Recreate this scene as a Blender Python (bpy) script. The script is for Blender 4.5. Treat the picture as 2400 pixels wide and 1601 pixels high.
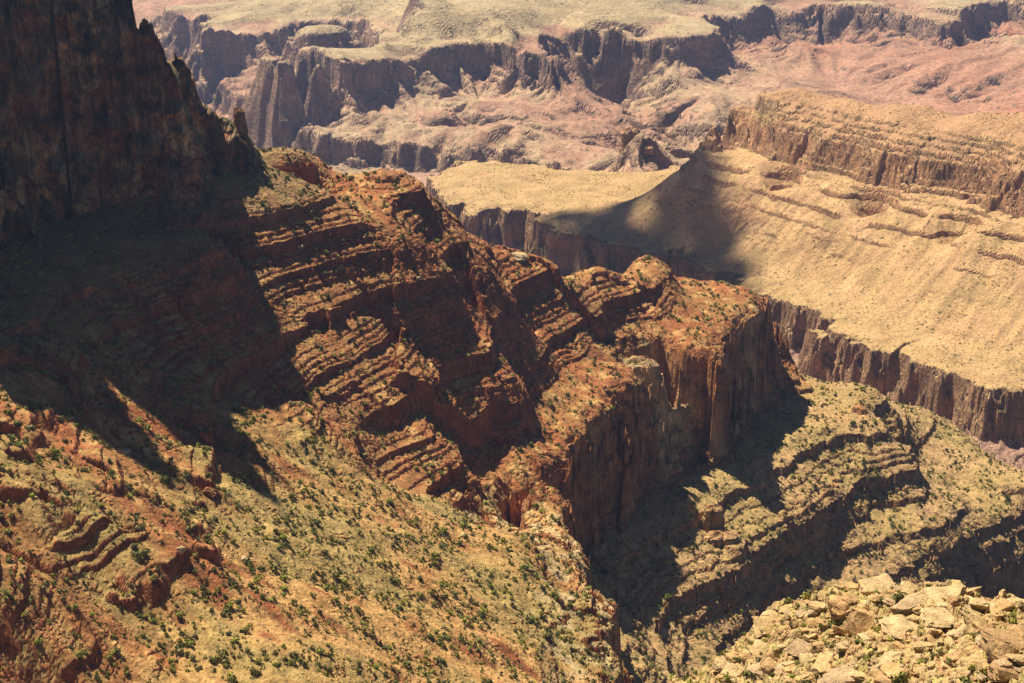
import bpy, math, os
import numpy as np
from concurrent.futures import ThreadPoolExecutor

QUAL = float(os.environ.get('TERRAIN_Q', '1'))   # 1 = full density; larger = coarser (tests only)
for o in list(bpy.data.objects):
    bpy.data.objects.remove(o)
sc = bpy.context.scene
COL = sc.collection
R = math.radians

# ------------------------------------------------------------------ camera
CAM_Z, PITCH, HFOV = 1000.0, 20.0, 35.0
cam = bpy.data.cameras.new('camera'); camo = bpy.data.objects.new('camera', cam); COL.objects.link(camo)
camo.location = (0, 0, CAM_Z); camo.rotation_euler = (R(90 - PITCH), 0, 0)
cam.sensor_width = 36; cam.angle = R(HFOV); cam.clip_start = 1; cam.clip_end = 60000
sc.camera = camo

# ------------------------------------------------------------------ sky, sun, exposure
SUN_ELEV, SUN_AZ = 58.5, -46.0        # azimuth from +Y (view direction), negative = left
SUN_DIR = np.array([math.sin(R(SUN_AZ)) * math.cos(R(SUN_ELEV)), math.cos(R(SUN_AZ)) * math.cos(R(SUN_ELEV)), math.sin(R(SUN_ELEV))])
w = bpy.data.worlds.new('World'); sc.world = w; w.use_nodes = True
nt = w.node_tree; bg = nt.nodes['Background']
sky = nt.nodes.new('ShaderNodeTexSky'); sky.sky_type = 'NISHITA'; sky.sun_disc = False
sky.sun_elevation = R(SUN_ELEV); sky.sun_rotation = R(SUN_AZ); sky.altitude = 2000
sky.air_density = 0.38; sky.dust_density = 0.7; sky.ozone_density = 0.4
nt.links.new(sky.outputs[0], bg.inputs[0]); bg.inputs[1].default_value = 0.056
sun = bpy.data.lights.new('sun', 'SUN'); suno = bpy.data.objects.new('sun', sun); COL.objects.link(suno)
sun.energy = 5.0; sun.angle = R(0.53); sun.color = (1.0, 0.89, 0.72)
from mathutils import Vector
suno.rotation_euler = Vector(-SUN_DIR).to_track_quat('-Z', 'Y').to_euler()
suno.location = (-900, 700, 2500)
sc.view_settings.view_transform = 'Standard'; sc.view_settings.look = 'None'
sc.view_settings.exposure = 0.92; sc.view_settings.gamma = 1.0
sc.cycles.max_bounces = 4; sc.cycles.diffuse_bounces = 3; sc.cycles.glossy_bounces = 1
sc.cycles.volume_bounces = 0; sc.cycles.transparent_max_bounces = 4
sc.cycles.use_denoising = True
sc.cycles.use_adaptive_sampling = True
try: sc.cycles.denoising_input_passes = 'RGB_ALBEDO_NORMAL'
except Exception: pass

# ------------------------------------------------------------------ helpers
SINP, COSP, TF = math.sin(R(PITCH)), math.cos(R(PITCH)), math.tan(R(HFOV / 2))
def ray(px, py, W=2351.0):
    f = W / 2 / TF
    a = (px - W / 2) / f; v = (W * 1601 / 2400 / 2 - py) / f
    return np.array([a, COSP + v * SINP, -SINP + v * COSP])
def at(px, py, z, W=2351.0):                    # ground point of height z seen in that direction
    d = ray(px, py, W); t = (z - CAM_Z) / d[2]
    return (d[0] * t, d[1] * t)

rng = np.random.default_rng(7)
NT = 2048
def _tile(seed, octaves, kind, gain=0.5, f0=32):
    r_ = np.random.default_rng(seed)
    fx = np.fft.fftfreq(NT) * NT; fy = np.fft.rfftfreq(NT) * NT
    F = np.sqrt(fx[:, None] ** 2 + fy[None] ** 2)
    out = np.zeros((NT, NT), np.float32); amp = 1.0; tot = 0
    for k in range(octaves):
        f = f0 * 2 ** k
        band = np.exp(-((np.log2(np.maximum(F, .5)) - math.log2(f)) / 0.45) ** 2)
        g = np.fft.irfft2((r_.normal(size=F.shape) + 1j * r_.normal(size=F.shape)) * band, s=(NT, NT))
        g /= g.std()
        if kind == 'ridge': g = (0.8 - np.abs(g)) / 0.6
        elif kind == 'billow': g = (np.abs(g) - 0.8) / 0.6
        out += (g * amp).astype(np.float32); tot += amp * amp; amp *= gain
    out /= math.sqrt(tot)
    return out
T_FBM = _tile(1, 5, 'fbm'); T_RID = _tile(2, 5, 'ridge'); T_SM = _tile(3, 2, 'fbm'); T_BIL = _tile(4, 4, 'billow')
def _blocks(seed, n=96):
    r_ = np.random.default_rng(seed); cs = NT / n
    jx = r_.random((n, n)) * .9 + .05; jy = r_.random((n, n)) * .9 + .05; val = r_.normal(size=(n, n)).astype(np.float32)
    i = np.arange(NT); ci = (i // cs).astype(int)
    best = np.full((NT, NT), 1e9, np.float32); out = np.zeros((NT, NT), np.float32)
    for di in (-1, 0, 1):
        for dj in (-1, 0, 1):
            a = (ci + di); b = (ci + dj); A, B = np.ix_(a % n, b % n)
            px = ((a[:, None] + jx[A, B]) * cs - i[:, None]).astype(np.float32); py = ((b[None] + jy[A, B]) * cs - i[None]).astype(np.float32)
            d_ = np.maximum(np.abs(px), np.abs(py)) + .25 * (np.abs(px) + np.abs(py)); k = d_ < best
            best = np.where(k, d_, best); out = np.where(k, val[A, B], out)
    return np.clip(out, -2, 2)
T_BLK = _blocks(5)      # angular joint blocks; 3 cells per base wavelength
POOL = ThreadPoolExecutor(4)
def chunks(n, k=8):
    e = np.linspace(0, n, k + 1).astype(int)
    return [slice(e[i], e[i + 1]) for i in range(k) if e[i + 1] > e[i]]
def samp(tile, x, y, wl, rot=0.0, sx=1.0, sy=1.0, off=(0, 0)):
    """noise tile sampled with base wavelength wl metres"""
    c, s = math.cos(rot), math.sin(rot)
    k = NT / 32.0 / wl
    out = np.empty(x.shape, np.float32)
    def job(sl):
        X = x[sl]; Y = y[sl]
        u = (X * c + Y * s) * (k * sx) + off[0]; v = (-X * s + Y * c) * (k * sy) + off[1]
        iu = np.floor(u); iv = np.floor(v)
        fu = (u - iu).astype(np.float32); fv = (v - iv).astype(np.float32)
        iu = iu.astype(np.int64) & (NT - 1); iv = iv.astype(np.int64) & (NT - 1)
        iu1 = (iu + 1) & (NT - 1); iv1 = (iv + 1) & (NT - 1)
        fu = fu * fu * (3 - 2 * fu); fv = fv * fv * (3 - 2 * fv)
        a = tile[iu, iv] * (1 - fu) + tile[iu1, iv] * fu
        b = tile[iu, iv1] * (1 - fu) + tile[iu1, iv1] * fu
        out[sl] = a * (1 - fv) + b * fv
    list(POOL.map(job, chunks(len(x))))
    return out
def sstep(a, b, x):
    t = np.clip((x - a) / (b - a), 0, 1); return t * t * (3 - 2 * t)
def gully(x, y, gx, gy, wl, seed=0):
    """rills that run down the local gradient (gx, gy): -1 channel .. 1 crest"""
    out = np.empty(x.shape, np.float32)
    cs = wl * 1.7
    def h(i, j, k):
        n = (i * 374761393 + j * 668265263 + k * 1274126177 + seed * 97531) & 0x7fffffff
        n = ((n ^ (n >> 13)) * 1274126177) & 0x7fffffff
        return ((n ^ (n >> 16)) & 0xffff) / 65535.0
    def job(sl):
        X = x[sl].astype(np.float64); Y = y[sl].astype(np.float64)
        m = np.hypot(gx[sl], gy[sl]) + 1e-6
        px, py = -gy[sl] / m, gx[sl] / m
        ci = np.floor(X / cs).astype(np.int64); cj = np.floor(Y / cs).astype(np.int64)
        acc = np.zeros(X.shape); sacc = np.zeros(X.shape); ws = np.zeros(X.shape)
        for di in (-1, 0, 1):
            for dj in (-1, 0, 1):
                ii, jj = ci + di, cj + dj
                cx = (ii + .5 + (h(ii, jj, 1) - .5) * .9) * cs; cy = (jj + .5 + (h(ii, jj, 2) - .5) * .9) * cs
                dx, dy = X - cx, Y - cy
                wgt = np.exp(-(dx * dx + dy * dy) / (cs * cs) * 2.6)
                ph = (dx * px + dy * py) * (2 * math.pi / wl)
                acc += wgt * np.cos(ph); sacc += wgt * np.sin(ph); ws += wgt
        q = acc / ws; s_ = sacc / ws
        out[sl] = (q / np.sqrt(q * q + s_ * s_ + 0.05)).astype(np.float32)
    list(POOL.map(job, chunks(len(x))))
    return out

# ------------------------------------------------------------------ polar ground grid
TH0, TH1, R0, R1 = R(-26), R(24), 235.0, 7600.0
NC = int((TH1 - TH0) / (0.00068 * QUAL))
rr = [R0]
while rr[-1] < R1:
    r_ = rr[-1]
    k = (0.00085 if r_ < 1080 or r_ > 1720 else 0.00056) if 850 < r_ < 1750 else (0.0012 if r_ < 2150 else (0.00075 if r_ < 3150 else 0.00105))
    if r_ < 450: k = 0.0009
    elif r_ < 600: k = 0.002
    rr.append(r_ + r_ * k * QUAL)
RR = np.array(rr); NR = len(RR)
TH = np.linspace(TH0, TH1, NC)
GX = (RR[:, None] * np.sin(TH)[None]).astype(np.float64); GY = (RR[:, None] * np.cos(TH)[None]).astype(np.float64)
print('grid', NR, NC, NR * NC)
def rows(r0, r1):
    return slice(int(np.searchsorted(RR, r0)), int(np.searchsorted(RR, r1)))

def rough3(S, g, z, X, Y, terms, w):
    """second pass: rock relief that also changes with height, so cliffs are not plain flutes"""
    d = 0
    for tile, wl, k, amp in terms: d = d + samp(tile, X + k * z, Y - .75 * k * z, wl) * amp
    return S + g * d * w
def beds(total, rnd, lo, hi, cmin, cmax):
    out = []; left = total
    while left > .3:
        t = min(left, rnd.uniform(lo, hi)); out.append((t, math.exp(rnd.uniform(math.log(cmin), math.log(cmax))))); left -= t
    return out
class Field:
    """thin-plate surface through (x, y, value) points"""
    def __init__(self, pts, smooth=0.0):
        P = np.array(pts, float); self.c = P[:, :2] / 1000; n = len(P)
        A = np.zeros((n + 3, n + 3)); A[:n, :n] = self.k(self.c, self.c) + smooth * np.eye(n)
        A[:n, n] = 1; A[:n, n + 1:] = self.c; A[n, :n] = 1; A[n + 1:, :n] = self.c.T
        b = np.zeros(n + 3); b[:n] = P[:, 2]
        self.w = np.linalg.solve(A, b)
    @staticmethod
    def k(a, b):
        d2 = ((a[:, None] - b[None]) ** 2).sum(-1) + 1e-9
        return 0.5 * d2 * np.log(d2)
    def ev(self, x, y):
        out = np.empty(len(x))
        def job(sl):
            p = np.stack([x[sl], y[sl]], 1) / 1000
            out[sl] = self.k(p, self.c) @ self.w[:-3] + self.w[-3] + p @ self.w[-2:]
        list(POOL.map(job, chunks(len(x), 32)))
        return out
    def grid(self, rs, step=6):
        """value and gradient on rows rs of the grid (coarse evaluation, interpolated)"""
        i0, i1 = rs.start, rs.stop
        st = max(2, int(step / QUAL))
        ri = np.unique(np.append(np.arange(i0, i1, st), i1 - 1)); cj = np.unique(np.append(np.arange(0, NC, st), NC - 1))
        X = GX[np.ix_(ri, cj)]; Y = GY[np.ix_(ri, cj)]
        S = self.ev(X.ravel(), Y.ravel()).reshape(X.shape)
        dr = np.gradient(S, RR[ri], axis=0); dt = np.gradient(S, TH[cj], axis=1) / RR[ri][:, None]
        sn, cn = np.sin(TH[cj])[None], np.cos(TH[cj])[None]
        gx = dr * sn + dt * cn; gy = dr * cn - dt * sn
        rowsf = np.interp(np.arange(i0, i1), ri, np.arange(len(ri))); colsf = np.interp(np.arange(NC), cj, np.arange(len(cj)))
        a = np.minimum(rowsf.astype(int), len(ri) - 2); b = np.minimum(colsf.astype(int), len(cj) - 2)
        fa = (rowsf - a)[:, None]; fb = (colsf - b)[None]
        def up(M):
            M = M.astype(np.float32)
            T = M[a] * (1 - fa) + M[a + 1] * fa
            return (T[:, b] * (1 - fb) + T[:, b + 1] * fb).astype(np.float32)
        return up(S), up(gx), up(gy)

def dens(pts, step):
    P = np.array(pts, float); out = [P[0]]
    for a, b in zip(P[:-1], P[1:]):
        n = max(1, int(round(np.hypot(*(b - a)) / step)))
        for k in range(1, n + 1): out.append(a + (b - a) * k / n)
    return np.array(out)
def rim(dst, conv, pts, ztop, outs, ins, side=1, step=60, skip=(), srad=28):
    """a cliff edge through world points: fixes the surface on it and on both sides. outs / ins = [(distance, z)...]"""
    P = dens(pts, step); t = np.gradient(P, axis=0); t /= np.hypot(t[:, 0], t[:, 1])[:, None] + 1e-9
    n = np.stack([-t[:, 1], t[:, 0]], 1) * side
    for p in P: dst.append((p[0], p[1], conv(ztop)))
    for sgn, lst in ((1, outs), (-1, ins)):
        for d_, z in lst:
            Q = P + n * d_ * sgn
            for q in Q:
                if np.hypot(*(P - q).T).min() > d_ * .72 and not any(math.hypot(q[0] - k[0], q[1] - k[1]) < srad for k in skip): dst.append((q[0], q[1], conv(z)))
def strata(layers, z0):
    """layers from z0 upward: (thickness, c). c = horizontal cost (small = cliff). returns z->S and S->z tables"""
    z = [z0]; s = [z0 * 1.0]
    for t, c in layers:
        z.append(z[-1] + t); s.append(s[-1] + t * c)
    return np.array(z), np.array(s)
def ledges(total, rnd, tmin, tmax, cl, sl, frac=.45):
    out = []; left = total
    while left > 0.5:
        t = min(left, rnd.uniform(tmin, tmax)); a = t * rnd.uniform(frac - .15, frac + .15)
        out.append((t - a, sl * rnd.uniform(.7, 1.3))); out.append((a, cl * rnd.uniform(.6, 1.5))); left -= t
    return out

# =================================================================== the near complex: ridge, slope, cliff, benches
rl = np.random.default_rng(21)
LA = [(60, 1.0), (90, 1.2), (54, .15), (3, 1.0), (-25 + 0, 0)][:4]; LA[3] = (3, 1.2); rl_skip = 0                    # 0..182
LA += ledges(67, rl, 9, 20, .3, 1.4, .3)                             # ..274
LA += [(3, .3), (5, 1.3), (2, .3), (4, 1.5), (10, .15), (5, 2.0), (3, .3), (3, 1.6), (2, .3), (3, 1.4), (2, .3), (6, 1.5), (7, .15), (4, 2.6), (2, 1.6), (4, 2.6)]   # bench edges at 298 and 335, ..345
LA += [(5, .12), (2, 1.4), (6, .12), (2.5, 1.4), (4.5, .12)] + [(2, .7)] + beds(36, rl, 3, 9, .07, .25) + [(2, .6)] + beds(27, rl, 3, 9, .07, .25) + beds(18, rl, 2, 5, .1, .5)   # redwall 345..450
LA += [(8, 1.3)]
LA += [(10, 1.5)]
for t_, u_ in ((3, 4), (3, 3), (10, 9), (2, 2), (2, 3), (4, 10), (16, 8), (2, 3), (2, 2), (3, 6), (7, 4), (2, 2), (2, 8), (13, 12), (3, 2), (2, 3), (5, 7), (3, 3), (9, 5), (2, 3), (2, 2), (6, 5)):   # supai: uneven ledges
    LA += [(t_ * .3, .2), (t_ * .1, .6), (t_ * .6, .09)] + ([(u_ * .3, 1.5), (1.3, .1), (u_ * .93 - u_ * .3 - 1.3, 1.6)] if u_ >= 4 else [(u_ * .93, 1.45)])
_t = sum(a for a, b in LA); LA += [(675 - _t, 1.4)]
LA += [(300, 1.2)]
ZA, SA = strata(LA, 0.0)
LS = [(345, (np.interp(345, ZA, SA)) / 345.), (105, (np.interp(450, ZA, SA) - np.interp(345, ZA, SA)) / 105.),
      (225, (np.interp(675, ZA, SA) - np.interp(450, ZA, SA)) / 225.), (ZA[-1] - 675, (SA[-1] - np.interp(675, ZA, SA)) / (ZA[-1] - 675))]
ZA2, SA2 = strata(LS, 0.0)                                            # the same column without its small ledges
def zs(z): return float(np.interp(z, ZA2, SA2))
PA = []
def a_px(z, *pts):
    for p in pts:
        x, y = at(p[0], p[1], z); PA.append((x, y, zs(z)))
def a_xy(*pts):
    for x, y, z in pts: PA.append((x, y, zs(z)))
# redwall rim: round the nose, along the ridge, the notch of the ravine, along the foreground slope
RW = [(60, 1640), (110, 1690), (180, 1712), (235, 1695), at(1745, 692, 450), at(1690, 738, 450), at(1640, 775, 450), at(1612, 806, 450), at(1570, 802, 450), at(1490, 815, 450), at(1432, 852, 450), at(1400, 918, 450), at(1340, 960, 450), at(1300, 1032, 450), at(1190, 1088, 450), at(1135, 1120, 450)]
RW2 = [at(p[0], p[1], 450) for p in ((1240, 1136), (1290, 1190), (1312, 1255), (1340, 1320), (1362, 1400), (1385, 1470), (1392, 1568), (1400, 1680), (1410, 1900))]
AL = [at(1450, 905, 420), at(1500, 888, 426), at(1545, 920, 405), at(1478, 960, 376), at(1532, 985, 370)]
for p_, z_ in zip(AL, (420, 426, 405, 376, 370)): PA.append((p_[0], p_[1], zs(z_)))
rim(PA, zs, RW, 450, [(24, 346)], [(22, 456)], 1, 45, AL, 42); rim(PA, zs, RW2, 450, [(24, 346)], [], 1, 50); a_px(455, (1128, 1112))
a_xy((5, 1120, 400), (60, 1165, 335))
B1 = [(340, 1700), (400, 1665)] + [at(p[0], p[1], 335) for p in ((1990, 942), (1900, 985), (1830, 1012), (1750, 1062), (1650, 1118), (1500, 1200))]
RWB = [at(1372, 1215, 345), at(1480, 1100, 345), at(1605, 1045, 345), at(1720, 1000, 345), at(1840, 880, 345)]
rim(PA, zs, B1, 335, [(7, 322)], [(14, 338), (30, 341)], 1, 55, dens(RWB, 20), 18)
a_px(339, (1860, 930), (1790, 985)); a_px(358, (1800, 805)); a_px(356, (1818, 850)); a_px(346, (1840, 880)); a_px(341, (1900, 905)); a_px(340, (1950, 918), (1985, 922), (1935, 945)); a_xy((360, 1640, 341), (385, 1655, 340), (350, 1690, 338)); a_px(376, (1774, 765))
B2 = [at(p[0], p[1], 298) for p in ((2060, 990), (2090, 1052), (1990, 1092), (1900, 1142), (1800, 1207), (1700, 1280))]
rim(PA, zs, B2, 298, [(7, 284)], [(13, 300)], 1, 55); a_px(306, (2000, 1000)); a_px(303, (1880, 1105))
a_px(250, (2000, 1250)); a_px(243, (2200, 1150)); a_px(226, (2200, 1012)); a_px(212, (2290, 1088)); a_px(225, (2290, 1230)); a_px(260, (2080, 952), (2130, 1045)); a_px(256, (2130, 1120))
TR = [at(p[0], p[1], 205) for p in ((2130, 1385), (2220, 1335), (2290, 1300), (2360, 1262), (2500, 1230))]
rim(PA, zs, TR, 205, [(25, 150)], [], -1, 60)
a_px(200, (2360, 1132)); a_px(246, (1900, 1300))
a_px(262, (1620, 1450)); a_px(245, (1750, 1400)); a_px(225, (2000, 1400)); a_px(312, (1450, 1500)); a_px(300, (1480, 1400)); a_px(330, (1400, 1300)); a_px(300, (1560, 1330))
a_xy((170, 800, 300), (220, 1000, 230), (350, 1250, 150), (450, 1200, 90), (650, 1600, 80), (700, 1850, 60), (650, 2000, 60),
     (600, 1950, 110), (430, 1850, 130), (330, 1830, 170), (200, 1850, 250))
# foreground slope (a plane falling to the right)
for p in ((370, 890), (570, 985), (700, 1066), (860, 1102), (600, 1200), (900, 1250), (1100, 1300), (400, 1250), (700, 1450), (1000, 1450),
          (1200, 1420), (100, 1150), (700, 1568), (1000, 1568), (1230, 1568), (-150, 1250), (900, 1700), (900, 1900), (1300, 1900)):
    d = ray(*p)   # 1000 + d2 t = 450 - .564 (d0 t - 20) - .092 (d1 t - 1130)
    t = (1000 - 450 - .564 * 20 - .092 * 1130) / (-d[2] - .564 * d[0] - .092 * d[1])
    PA.append((d[0] * t, d[1] * t, zs(1000 + d[2] * t)))
a_px(604, (100, 1420)); a_px(622, (0, 1250)); a_px(604, (200, 1300)); a_px(584, (270, 1430)); a_px(594, (0, 1568)); a_px(574, (250, 1568)); a_px(568, (420, 1540)); a_px(622, (-250, 1568)); a_px(560, (200, 1800)); a_px(612, (-250, 1850)); a_px(640, (0, 1000)); a_px(629, (130, 1100))
# ravine and ridge face
a_xy((-165, 1062, 560))
a_px(570, (690, 930)); a_px(510, (865, 1080)); a_px(480, (1040, 1098)); a_px(456, (1110, 1114))
a_px(620, (930, 550), (450, 650)); a_px(560, (930, 760)); a_px(540, (1090, 740)); a_px(500, (1200, 880)); a_px(535, (960, 860)); a_px(505, (1000, 1000))
a_px(470, (1200, 1000)); a_px(640, (600, 560), (200, 750)); a_px(590, (650, 760)); a_px(610, (400, 800)); a_px(650, (0, 840))
a_px(462, (1500, 750), (1300, 900)); a_px(457, (1600, 720)); a_px(475, (1350, 780)); a_px(490, (1250, 760))
# crest
a_px(664, (600, 392)); a_px(655, (680, 392)); a_px(648, (760, 400)); a_px(640, (905, 402)); a_px(600, (1020, 482)); a_px(555, (1085, 560)); a_px(540, (1212, 592)); a_px(510, (1350, 607)); a_px(494, (1470, 586)); a_px(488, (1530, 605)); a_px(466, (1580, 655)); a_px(462, (1690, 662))
a_xy((-190, 1370, 610), (-100, 1470, 560), (-40, 1545, 500), (35, 1590, 450), (-160, 1550, 400), (0, 1720, 300), (-230, 1330, 640), (-250, 1600, 400), (-150, 1850, 150), (100, 2000, 100), (-350, 1500, 560), (-420, 1700, 380))
# foot of the butte: debris slope
a_px(677, (580, 380), (420, 450), (330, 465), (230, 470), (100, 500), (60, 530), (0, 548)); a_xy((-450, 980, 676), (-470, 850, 680), (-196, 1318, 668), (-205, 1385, 655), (-420, 1420, 690), (-330, 1380, 680), (-600, 1300, 720), (-560, 1100, 700))
a_px(668, (500, 470), (300, 540), (100, 600)); a_px(655, (300, 640), (450, 560))
FA = Field(PA, 2e-6)
rA = rows(560, 2350)
S, gx, gy = FA.grid(rA)
shp = S.shape; S = S.ravel(); gx = gx.ravel(); gy = gy.ravel()
X = GX[rA].ravel(); Y = GY[rA].ravel()
g = np.clip(np.hypot(gx, gy), .05, 1.6)
zsm = np.interp(S, SA2, ZA2)
rough = 1.0 - 0.55 * sstep(470, 520, zsm) * sstep(1000, 1100, Y + 0)                         
plane = 450 - 0.564 * (X - 20) - 0.092 * (Y - 1130)
ravine = np.interp(X, [-500, -178, -95, -45, -15, 60], [1010, 1025, 1050, 1110, 1165, 1150])
slope_m = sstep(15, -25, Y - ravine) * sstep(440, 458, zsm)
sup = sstep(455, 470, zsm) * (1 - slope_m)
d1 = samp(T_SM, X, Y, 210, .3) * 4.0 * (1 - .8 * sstep(1530, 1610, Y)) + sup * samp(T_BLK, X, Y, 190, .7) * 4.5 * (1 - .7 * sstep(600, 640, zsm)); d2 = samp(T_RID, X, Y, 62, 1.1) * (1.1 - 1.05 * sup); d3 = samp(T_FBM, X, Y, 22, 2.0) * (.25 - .12 * sup); d4 = samp(T_BLK, X, Y, 52, .75) * .55 + samp(T_BLK, X, Y, 15, .75) * .45
redw = sstep(325, 350, zsm) * (1 - sstep(445, 470, zsm))
butm = 0 * zsm
# the open foreground slope stays smooth; ridge and cliffs are rough
fgs = 1 - sstep(-12, 14, -( -0.564 * (X - 20) - 0.092 * (Y - 1130) + 450 - zsm)) if False else None
disp = (d1 * (1 - .75 * slope_m) + d2 * (1 - .7 * slope_m) + d3 * (1 + .6 * butm) * (1 - .3 * slope_m) + d4 * (1 - .75 * slope_m))
disp += butm * (samp(T_RID, X, Y, 95, 2.2) * 3.5 + samp(T_BIL, X, Y, 30, .2) * 1.6 + samp(T_BLK, X, Y, 60, .5) * 2)
nose = 1 - sstep(1530, 1610, Y)
disp += redw * (samp(T_RID, X, Y, 95, .9) * 3.5 * nose + samp(T_BLK, X, Y, 210, .55) * 5.5 * nose + samp(T_BLK, X, Y, 80, .95) * 2.5)
G1 = gully(X, Y, gx, gy, 46, 1); G2 = gully(X, Y, gx, gy, 17, 2)
Sn = S + g * disp
# ledges come and go along the face
lm = np.clip(1.0 + .45 * samp(T_SM, X, Y, 120, .5), .12, 1)
redl = sstep(-165, -195, X - (Y - 700) * .10 + samp(T_FBM, X, Y, 90, 1.) * 22)
lm = lm * (1 - slope_m * (1 - np.clip(redl * sstep(-.1, .35, samp(T_SM, X, Y, 70, 1.3)), .05, 1)))
lm = np.maximum(lm, sstep(455, 447, zsm))
edge = sstep(448, 452, zsm) * sstep(482, 468, zsm) * slope_m
lm = np.maximum(lm, edge * .9)
Z1 = np.interp(Sn, SA, ZA) * lm + np.interp(Sn, SA2, ZA2) * (1 - lm)
Sn = rough3(Sn, g, Z1, X, Y, ((T_BLK, 30, .8, .9), (T_BLK, 80, .55, 1.6), (T_FBM, 16, 1., .5), (T_BIL, 7, 1.2, .25)), .25 + .75 * redw * (1 - sup) + .5 * sstep(340, 320, zsm) + edge * 1.6)
ZAf = np.interp(Sn, SA, ZA) * lm + np.interp(Sn, SA2, ZA2) * (1 - lm)
flat = (1 - np.clip(redw + butm, 0, 1)) * (1 - .85 * sup)
ZAf += flat * (G1 * 1.5 * (1 + slope_m) + G2 * .7) * np.clip(g * 1.6, 0, 1)
ZAf += samp(T_FBM, X, Y, 14, .1) * .22 + samp(T_BIL, X, Y, 5, .1) * .12
HA = np.full(NR * NC, -500., np.float32).reshape(NR, NC); HA[rA] = ZAf.reshape(shp)

# =================================================================== shaded butte at upper left
LB = [(78, 1.0)]
for t_ in (10, 16, 7, 22, 12, 9, 26, 12, 18, 30, 14, 24, 40, 60): LB += [(t_ * .2, .5), (t_ * .8, .16), (5.0 + t_ * .4, 1.4)]
ZB, SB = strata(LB, 600.)
ZB2, SB2 = strata([(78, 1.0), (ZB[-1] - 678, (SB[-1] - 678) / (ZB[-1] - 678))], 600.)
def zbs(z): return float(np.interp(z, ZB2, SB2)) if z >= 600 else float(z)
PB = []
FT = [(-330, 1480), (-262, 1410), (-214, 1345)] + [at(p[0], p[1], 678) for p in ((586, 378), (500, 420), (420, 452), (330, 463), (230, 470), (100, 500), (60, 530), (0, 548))] + [(-374, 1050), (-366, 980), (-366, 900), (-378, 820)]
rim(PB, zbs, FT, 678, [(40, 626), (110, 560)], [], -1, 45)
for px, py, y, q_ in ((572, 300, 1290, 8), (520, 262, 1275, 10), (470, 240, 1262, 12), (430, 200, 1250, 12), (400, 150, 1240, 12), (355, 80, 1225, 12), (335, 45, 1218, 12), (283, 0, 1205, 12), (180, -160, 1192, 10), (60, -350, 1180, 0), (-100, -560, 1165, 0), (-300, -620, 1150, 0)):
    d = ray(px - q_, py); t = y / d[1]; x, z = d[0] * t, 1000 + d[2] * t
    for dx, dy, dz in ((0, 0, 0), (10, 45, -62), (20, 95, -110)): PB.append((x + dx, y + dy, zbs(max(z + dz, 610))))
for x, y, z in ((-430, 1000, 800), (-440, 950, 800), (-445, 850, 800), (-425, 1045, 840), (-480, 1140, 1230), (-450, 1120, 1130), (-520, 1180, 1250), (-440, 1160, 1100), (-560, 1100, 1200), (-600, 1300, 1150), (-392, 1168, 990), (-430, 1380, 800), (-350, 1220, 890), (-405, 1130, 950)): PB.append((x, y, zbs(z)))  # unseen promontory and heights added to shape the butte's shadow on the slope
PB += [(-260, 1600, zbs(620)), (-400, 1650, zbs(640)), (-120, 1380, 500.), (-130, 1480, 450.)]
FB = Field(PB, 1e-5)
rB = rows(800, 1600)
S, gx, gy = FB.grid(rB)
shp = S.shape; S = S.ravel(); X = GX[rB].ravel(); Y = GY[rB].ravel()
g = np.clip(np.hypot(gx.ravel(), gy.ravel()), .2, 3.0)
zc_ = np.interp(X, [-330, -300, -284, -266, -256, -240, -225, -205], [980, 875, 839, 795, 770, 740, 715, 690]); cr_ = 1 - .88 * sstep(-55, -12, np.interp(S, SB2, ZB2) - zc_)
disp = (samp(T_SM, X, Y, 130, 2.2) * 4 + samp(T_BLK, X, Y, 170, .4) * 4.5) * cr_ + samp(T_FBM, X, Y, 12, .3) * .3
Sn = S + g * disp
lm = np.clip(.75 + .5 * samp(T_SM, X, Y, 70, 2.), .1, 1)
z1 = np.interp(Sn, SB, ZB) * lm + np.interp(Sn, SB2, ZB2) * (1 - lm)
ZBF = z1.copy()
Sn = rough3(Sn, g, z1, X, Y, ((T_BLK, 150, .45, 5.0), (T_BIL, 90, .5, 3.5), (T_BLK, 52, .8, 3.2), (T_FBM, 70, .7, 2.5), (T_BLK, 18, 1., 1.2), (T_BIL, 10, 1., .5)), .22 + .78 * cr_)
zb = np.interp(Sn, SB, ZB) * lm + np.interp(Sn, SB2, ZB2) * (1 - lm) + samp(T_BIL, X, Y, 9, .4) * .5
HB = np.full((NR, NC), -500., np.float32); fr_ = np.array(sorted([p for p in FT if p[1] < 1330])); okb = (X < -168) & (Y < 1500) & (Y > np.interp(X, fr_[:, 0], fr_[:, 1]) - 45)
ZBF = np.where((S < 560) | ~okb, -500, ZBF).reshape(shp)
HB[rB] = np.where((S < 560) | ~okb, -500, zb).reshape(shp)

# =================================================================== background canyon
LD = [(140, 1.0), (15, 1.0), (30, 1.0)]
LD = [(100, 1.0)] + ledges(85, rl, 12, 30, .4, 1.1, .25)[:0] + [(85, 1.0), (55, .3), (50, 1.1), (50, .8), (62, .3), (75, 1.0), (8, .2), (200, .7)]
ZD, SD = strata(LD, -200.)     # -200..-15 floor; -15..40 lower cliff; 40..140 slope; 140..202 upper cliff; then Tonto slope; then butte
def zd(z): return float(np.interp(z, ZD, SD))
PD = []
def dip(x, y): return -48.0 * sstep(4600, 5400, y) * sstep(-150, -800, x) + 60.0 * (1 - sstep(3900, 4900, y)) * sstep(-330, -720, x)
def d_px(z, *pts):
    for p in pts:
        x, y = at_d(p[0], p[1], z); PD.append((x, y, zd(z)))
def at_d(px, py, z):
    x, y = at(px, py, z, 2400.)
    dz = 0.0
    for _ in range(40):
        dz += .4 * (float(dip(x, y)) - dz); x, y = at(px, py, z + dz, 2400.)
    return x, y
def d_xy(*pts):
    for x, y, z in pts: PD.append((x, y, zd(z)))
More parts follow.
